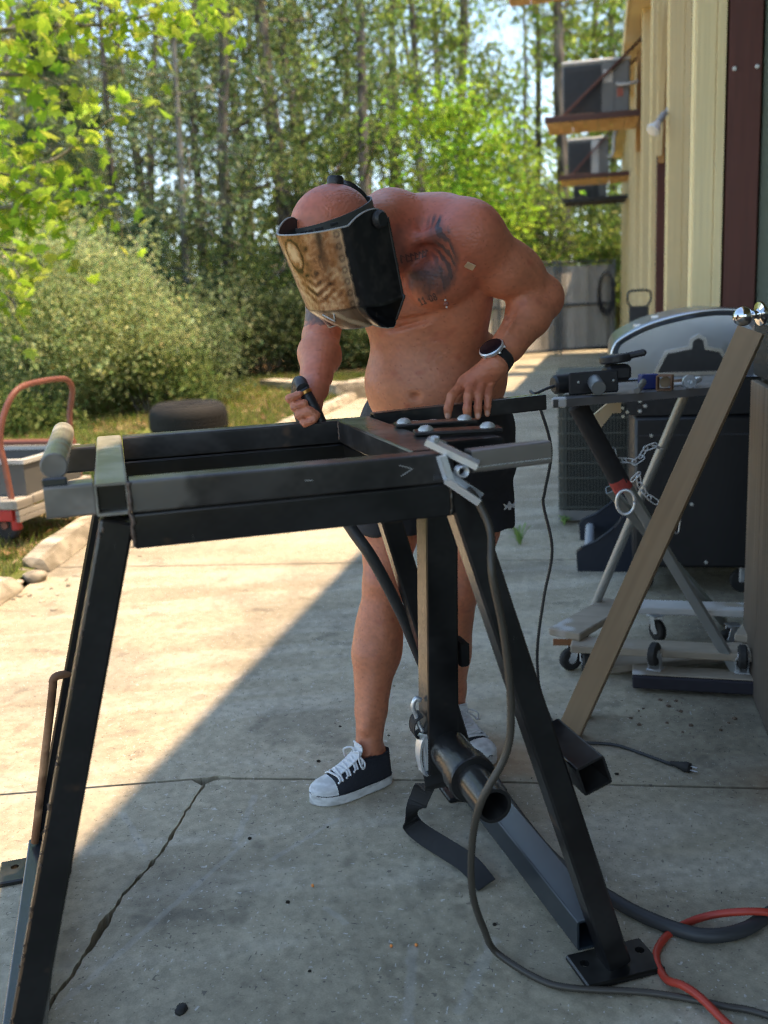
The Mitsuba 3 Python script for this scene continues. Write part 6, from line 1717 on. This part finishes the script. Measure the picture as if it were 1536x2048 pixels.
for k, (x, y, r0, h, pal, n, lean, lab) in enumerate(TREES):
    jit = np.random.default_rng(40 + k).normal(0, 0.7, 2)
    tree(x, y, r0 * 1.1, h, pal, 900 + k, lab, nleaf=int(n * (0.95 if pal == 'spring' else 1.1)), lean=(lean[0] + jit[0], lean[1] + jit[1]), low=1.6, thin=4.6 if y < 28.5 else 0.0, spread=2.3 if y < 28 else 2.9, size=0.095 + 0.0035 * (y - 18), bark='bark_dark', group=None)
tree(-7.04, 16, .085, 8.5, 'grey', 71, 'pale bent trunk with few leaves in front of the dark woods', nleaf=2600, lean=(0.3, 0), low=2.2, spread=1.4, size=0.10, bark='bark_grey')

# young maple glowing above the man's back
tree(-2.45, 17.6, .05, 4.9, 'glow', 77, 'young bright yellow-green maple behind the shoulder of the man', nleaf=4200, low=2.4, spread=1.15, size=0.11, bark='bark_grey', name='young_maple', shape=LEAF4, twigs=16, top=1.0)
# pine saplings with fine needles
def pine(x, y, h, seed, label, n=9000, size=0.17, w=1.0, pal='grey', z0=0.5):
    r = np.random.default_rng(seed)
    key = thing('pine_sapling', label, 'pine')
    add(key + '__trunk', hose([(x, y, -0.1), (x + 0.1, y, h * 0.5), (x, y, h)], [0.06, 0.045, 0.01], 6, 6), 'bark_dark', smooth=True)
    br, pts = [], []
    for k in range(44):
        zz = z0 + (h - z0) * (k + r.random()) / 44
        a = r.random() * 6.283
        L = w * (1.05 - zz / h) * (0.7 + 0.6 * r.random()) + 0.12
        c = np.array([x + 0.05, y, zz]); e = c + np.array([math.cos(a) * L, math.sin(a) * L, 0.25 * L])
        br.append(hose([c, (c + e) / 2 - [0, 0, 0.04], e], [0.014, 0.009, 0.004], 3, 4))
        t = r.random(n // 44) ** 0.6
        pts.append(c + t[:, None] * (e - c) + r.normal(0, 0.07, (n // 44, 3)))
    add(key + '__branches', cat_(br), 'bark_dark', kind='stuff')
    pts = np.vstack(pts)
    m, c = leaves(r, pts, size, tint(r, len(pts), PALS[pal]), LEAF3, 0.1)
    add(key + '__needles', m, 'soft_leaf', color=np.clip(c, 0, 1), kind='stuff')
pine(-9.0, 15.5, 6.2, 5, 'feathery grey-green pine sapling above the big bush', 26000, 0.22, 2.0, 'grey', 1.5)
pine(-7.3, 15.2, 2.9, 6, 'small blue-green pine sapling beside the pale bent trunk', 9000, 0.16, 0.75, 'teal', 0.3)
pine(-6.6, 16.2, 1.8, 7, 'lowest blue-green pine sapling in the shrubs left of the tyre', 6000, 0.15, 0.6, 'teal', 0.2)

# shrubs along the edge of the woods
def shrub(x, y, rx, ry, h, pal, n, size, seed, label, name='shrub', bs='leaf', lumps=10, shape=LEAF4):
    r = np.random.default_rng(seed)
    key = thing(name, label, 'bush')
    st_ = []
    for k in range(9):
        a = r.random() * 6.283
        e = np.array([x + rx * 0.7 * math.cos(a), y + ry * 0.7 * math.sin(a), h * (0.6 + 0.35 * r.random())])
        c = np.array([x + 0.1 * math.cos(a), y + 0.1 * math.sin(a), -0.05])
        st_.append(hose([c, (c + e) / 2 + [0, 0, 0.12 * h], e], [0.025, 0.016, 0.005], 4, 5))
    add(key + '__stems', cat_(st_), 'bark_grey', smooth=True)
    C_ = np.c_[r.uniform(-0.75, 0.75, lumps) * rx, r.uniform(-0.75, 0.75, lumps) * ry, r.uniform(0.25, 0.80, lumps) * h]
    R_ = r.uniform(0.34, 0.6, lumps)
    ci = r.integers(0, lumps, n)
    d = r.normal(0, 1, (n, 3)); d /= np.linalg.norm(d, axis=1, keepdims=True)
    rad = R_[ci] * (0.55 + 0.5 * r.random(n) ** 0.5)
    p = C_[ci] + d * rad[:, None] * np.array([min(rx, 1.4), min(ry, 1.4), h * 0.55])
    p += 0.12 * r.normal(0, 1, (n, 3)) * [1, 1, 0.7]
    ns = 26 + lumps * 4                                  # loose sprays standing out of the mass
    k_ = r.integers(0, len(p), ns)
    sd_ = p[k_] - np.array([0, 0, h * 0.35]); sd_ /= np.linalg.norm(sd_, axis=1, keepdims=True) + 1e-6
    sd_ += [0, 0, 0.55]
    m_ = max(8, n // (ns * 7))
    tt_ = r.random((ns, m_, 1)) * (0.25 + 0.35 * r.random((ns, 1, 1))) * min(1.0, h * 0.55)
    p = np.vstack([p, (p[k_][:, None] + sd_[:, None] * tt_ + r.normal(0, 0.028, (ns, m_, 3))).reshape(-1, 3)])
    p = p[(p[:, 2] > 0.03)] + [x, y, 0]
    cols = tint(r, len(p), PALS[pal])
    m, c = leaves(r, p, size, cols, shape, 0.4)
    add(key + '__foliage', m, bs, color=np.clip(c, 0, 1), kind='stuff')
    return key
shrub(-6.55, 10.8, 1.45, 1.3, 2.3, 'khaki', 46000, 0.05, 31, 'large pale grey-green bush at the left behind the trolley', name='large_bush', lumps=22)
shrub(-8.2, 11.6, 1.5, 1.4, 2.3, 'khaki', 26000, 0.055, 32, 'grey-green bush at the far left edge behind the large bush', name='large_bush', lumps=16)
shrub(-5.55, 11.3, 0.75, 0.7, 0.95, 'olive', 9000, 0.055, 33, 'low olive shrub at the foot of the large bush beside the tyre', lumps=10)
shrub(-7.7, 12.7, 1.6, 1.2, 2.75, 'khaki', 26000, 0.06, 34, 'tall grey-green bush rising behind the large bush', name='large_bush', lumps=18)
shrub(-5.95, 12.9, 1.0, 0.9, 1.7, 'grey', 12000, 0.06, 35, 'grey-green shrub right behind the shoulder of the large bush', lumps=12)
shrub(-6.5, 9.5, 0.9, 0.5, 0.55, 'olive', 9000, 0.045, 36, 'low green plants in front of the large bush', lumps=10)
SH = [(-6.9, 14.6, 1.0, .9, 1.5, 'dark', 'dark shrub in the gap right of the large bush'), (-6.75, 16.2, 1.2, .9, 1.9, 'dark', 'dark green shrub behind the tyre'), (-6.0, 17.1, 1.2, .9, 1.6, 'dark', 'rounded dark shrub right of the tyre at the edge of the lawn'),
      (-5.3, 18.3, 1.1, .9, 1.7, 'grey', 'grey-green shrub behind the right forearm of the man'), (-4.4, 19.3, 1.1, .9, 1.4, 'olive', 'olive shrub seen between the arm and belly of the man'), (-6.4, 20.0, 1.5, 1.0, 2.5, 'olive', 'tall olive shrub below the thick grey trunk'),
      (-7.6, 17.8, 1.3, 1.0, 2.6, 'olive', 'tall shrub below the straight dark trunk'), (-8.6, 16.6, 1.2, 1.0, 2.6, 'spring', 'yellow-green shrub right of the top of the large bush'), (-10.4, 15.5, 1.6, 1.2, 3.2, 'olive', 'tall olive shrub behind the large bush'),
      (-3.6, 22.3, 1.0, .8, 1.8, 'spring', 'bright green shrub beyond the end of the gate'), (-1.7, 25.8, 1.0, .8, 3.6, 'olive', 'tall leafy shrub behind the gate left of the lowest shelf'), (-0.6, 26.2, 1.1, .8, 3.4, 'spring', 'tall bright shrub behind the middle of the gate'),
      (0.5, 26.6, 1.1, .8, 3.5, 'olive', 'tall shrub behind the gate by the building corner'), (-2.9, 25.0, 1.1, .8, 3.2, 'spring', 'tall shrub behind the hinge end of the gate'), (-12.5, 17.5, 1.8, 1.3, 3.6, 'dark', 'dark tall shrub at the left edge of the woods')]
for k, (x, y, rx, ry, h, pal, lab) in enumerate(SH):
    shrub(x, y, rx, ry, h, pal, 6500, 0.085 if y < 22 else 0.11, 500 + k, lab, lumps=12)
r = np.random.default_rng(77)
n = 60000
fx, fy = r.uniform(-34, 14, n), r.uniform(33, 58, n)
fz = 0.2 + 11 * r.random(n) ** 1.6
dens = meshkit.fbm(np.c_[fx * 0.35, fy * 0.35, fz * 0.35], 3, 5)
ok = (dens > 0.43 + 0.02 * fz)
pts = np.c_[fx, fy, fz][ok]
m, c = leaves(r, pts, 0.30, tint(r, len(pts), PALS['olive'] + PALS['spring']), LEAF4, 0.3)
add('far_woods', m, 'leaf', color=np.clip(c, 0, 1), kind='stuff', label='far off mass of green woods seen between the nearer trunks', cat='woods')
add('far_trunks', cat_([hose([(x, y, -0.1), (x + r.normal(0, .2), y, 6), (x + r.normal(0, .4), y, 13)], [0.16, 0.12, 0.05], 3, 5) for x, y in zip(r.uniform(-30, 6, 20), r.uniform(32, 50, 20))]), 'bark_dark', smooth=True, kind='stuff', label='distant dark trunks standing in the shade of the far woods', cat='woods')

# maple reaching into the picture from the left
mp = thing('maple_tree', 'bright yellow-green maple reaching in from beyond the left edge', 'tree')
r = np.random.default_rng(12)
BR = [([(-5.6, 6.7, 2.9), (-4.69, 6.5, 3.18), (-4.05, 6.5, 3.21), (-3.59, 6.5, 3.19), (-3.27, 6.6, 3.2), (-2.95, 6.8, 3.29), (-2.62, 7.0, 3.29)], 210, 0.12), ([(-5.6, 6.7, 3.2), (-4.48, 6.5, 3.51), (-3.68, 6.3, 3.40), (-3.05, 6.4, 3.30), (-2.32, 6.6, 3.30)], 210, 0.13),
      ([(-5.6, 6.7, 2.0), (-4.81, 6.8, 2.28), (-4.29, 6.8, 2.34), (-3.97, 6.9, 2.41), (-3.61, 7.0, 2.64), (-3.18, 7.2, 2.86)], 60, 0.07), ([(-5.6, 6.7, 1.7), (-4.5, 6.2, 1.96), (-3.87, 6.2, 2.01), (-3.55, 6.3, 2.04), (-3.21, 6.4, 1.94)], 160, 0.12),
      ([(-5.6, 6.7, 1.6), (-4.4, 6.0, 1.67), (-3.86, 6.0, 1.71), (-3.64, 6.1, 1.57)], 95, 0.13), ([(-5.6, 6.7, 2.6), (-4.64, 6.6, 2.93), (-4.0, 6.6, 2.94), (-3.72, 6.7, 2.85), (-3.59, 6.7, 2.72)], 80, 0.10),
      ([(-5.6, 6.7, 2.1), (-4.57, 6.4, 2.45), (-3.98, 6.4, 2.44), (-3.67, 6.4, 2.38)], 110, 0.12), ([(-5.6, 6.7, 1.3), (-4.37, 5.9, 1.40), (-3.9, 5.9, 1.41), (-3.78, 5.9, 1.31)], 30, 0.10), ([(-5.6, 6.7, 1.9), (-4.6, 6.1, 2.2), (-4.0, 6.1, 2.22), (-3.75, 6.1, 2.16)], 120, 0.14)]
limbs = [hose([(-5.6, 6.7, -0.1), (-5.65, 6.7, 1.5), (-5.55, 6.75, 3.2), (-5.4, 6.9, 5.4)], [0.11, 0.09, 0.07, 0.02], 6, 8)]
pts = []
for q, nl, sp in BR:
    limbs.append(hose(q, np.linspace(0.024, 0.003, len(q)), 5, 6))
    s = spline(q, 14)
    t = (0.15 + 0.85 * r.random(nl)) * (len(s) - 1)
    c = s[t.astype(int)]
    e = c + r.normal(0, 1, (nl, 3)) * sp * [1.2, 1.4, 1.0] - [0, 0, 0.03]
    for a, b in zip(c[::2], e[::2]):
        limbs.append(hose([a, (a + b) / 2 + [0, 0, 0.02], b], [0.003, 0.0025, 0.002], 2, 3))
    pts.append(e)
add(mp + '__trunk', cat_(limbs), 'bark_grey', smooth=True)
pts = np.vstack(pts + [np.c_[r.uniform(-6.6, -4.9, 900), r.uniform(5.6, 8.0, 900), r.uniform(1.4, 5.6, 900)]])
m, c = leaves(r, pts, 0.105, tint(r, len(pts), [(0.40, 0.57, 0.055), (0.48, 0.63, 0.08), (0.33, 0.50, 0.05), (0.53, 0.62, 0.10)], 0.15), MAPLE, 0.55, 0.25)
add(mp + '__leaves', m, 'soft_leaf', color=np.clip(c, 0, 1), kind='stuff')

# grass and litter on the lawn
r = np.random.default_rng(21)
n = 60000
gy = 3.2 + 13.5 * r.random(n) ** 1.5
gx_ = left_edge(gy) - 0.10 - 6.5 * r.random(n) ** 1.4
patch = meshkit.fbm(np.c_[gx_ * 0.9, gy * 0.9, 0 * gx_], 3, 2)
ok = (patch > 0.40) | (r.random(n) < 0.12)
pts = np.c_[gx_, gy, lawn_z(gx_, gy) - 0.005][ok]
k = len(pts)
a = r.random(k) * 6.283
hgt = (0.035 + 0.05 * r.random(k)) * np.interp(pts[:, 1], [3, 16], [0.9, 1.5])
wd = np.interp(pts[:, 1], [3, 16], [0.0035, 0.012])
dx, dy = np.cos(a), np.sin(a)
lean = r.normal(0, 0.35, (k, 2)) * hgt[:, None]
v0 = pts + np.c_[dx * wd, dy * wd, 0 * a]; v1 = pts - np.c_[dx * wd, dy * wd, 0 * a]; v2 = pts + np.c_[lean, hgt]
cols = tint(r, k, [(0.20, 0.28, 0.05), (0.28, 0.33, 0.08), (0.36, 0.34, 0.13), (0.15, 0.22, 0.04), (0.42, 0.35, 0.17)])
add('grass', tm(np.stack([v0, v1, v2], 1).reshape(-1, 3), np.arange(3 * k).reshape(-1, 3)), 'leaf', color=np.clip(np.repeat(cols, 3, 0), 0, 1), kind='stuff', label='short patchy spring grass on the lawn beside the drive', cat='grass')
n = 9000
ly = r.uniform(3.4, 20, n); lx = left_edge(ly) + 0.25 - 9 * r.random(n)
keep = (lx < left_edge(ly) - 0.08) | (r.random(n) < 0.06)
pts = np.c_[lx, ly, np.where(lx < left_edge(ly), lawn_z(lx, ly) + 0.02, 0.006)][keep]
m, c = leaves(r, pts, 0.06, tint(r, len(pts), [(0.34, 0.22, 0.11), (0.26, 0.15, 0.07), (0.42, 0.31, 0.18)]), LEAF4, 2.5)
add('leaf_litter', m, 'leaf', color=np.clip(c, 0, 1), kind='stuff', label='dry brown fallen leaves scattered over the lawn', cat='leaves')
# weeds in the joints
for x, y, s, lab in ((-0.397, 4.80, 0.09, 'small green weed growing in the slab joint behind the hanging cord'), (-0.19, 5.25, 0.05, 'flat weed beside the foot of the condenser')):
    r = np.random.default_rng(int(y * 100))
    bl = []
    for k in range(14):
        a = r.random() * 6.283
        e = V(x + s * 0.7 * math.cos(a), y + s * 0.7 * math.sin(a), s * (0.4 + 0.8 * r.random()))
        bl.append(ribbon([(x, y, 0), (V(x, y, 0) + e) / 2 + V(0, 0, 0.02), e], (-math.sin(a), math.cos(a), 0), 0.009, 0.0008, 3))
    add('weed', cat_(bl), 'weed_green', label=lab, cat='weed')

pr('spark_orange', (0.9, 0.32, 0.08), 0.3)
for k, (x, y, lab) in enumerate(((-0.905, 3.62, 'tiny orange spark on the shade edge behind the shin of the man'), (-0.60, 1.77, 'tiny orange spark alone on the concrete left of centre'), (-0.392, 1.60, 'tiny orange spark, left of the close pair at the bottom'), (-0.345, 1.61, 'tiny orange spark, right of the close pair at the bottom'))):
    add('spark', ball((x, y, 0.003), 0.0032, 1), 'spark_orange', smooth=True, label=lab, cat='spark')
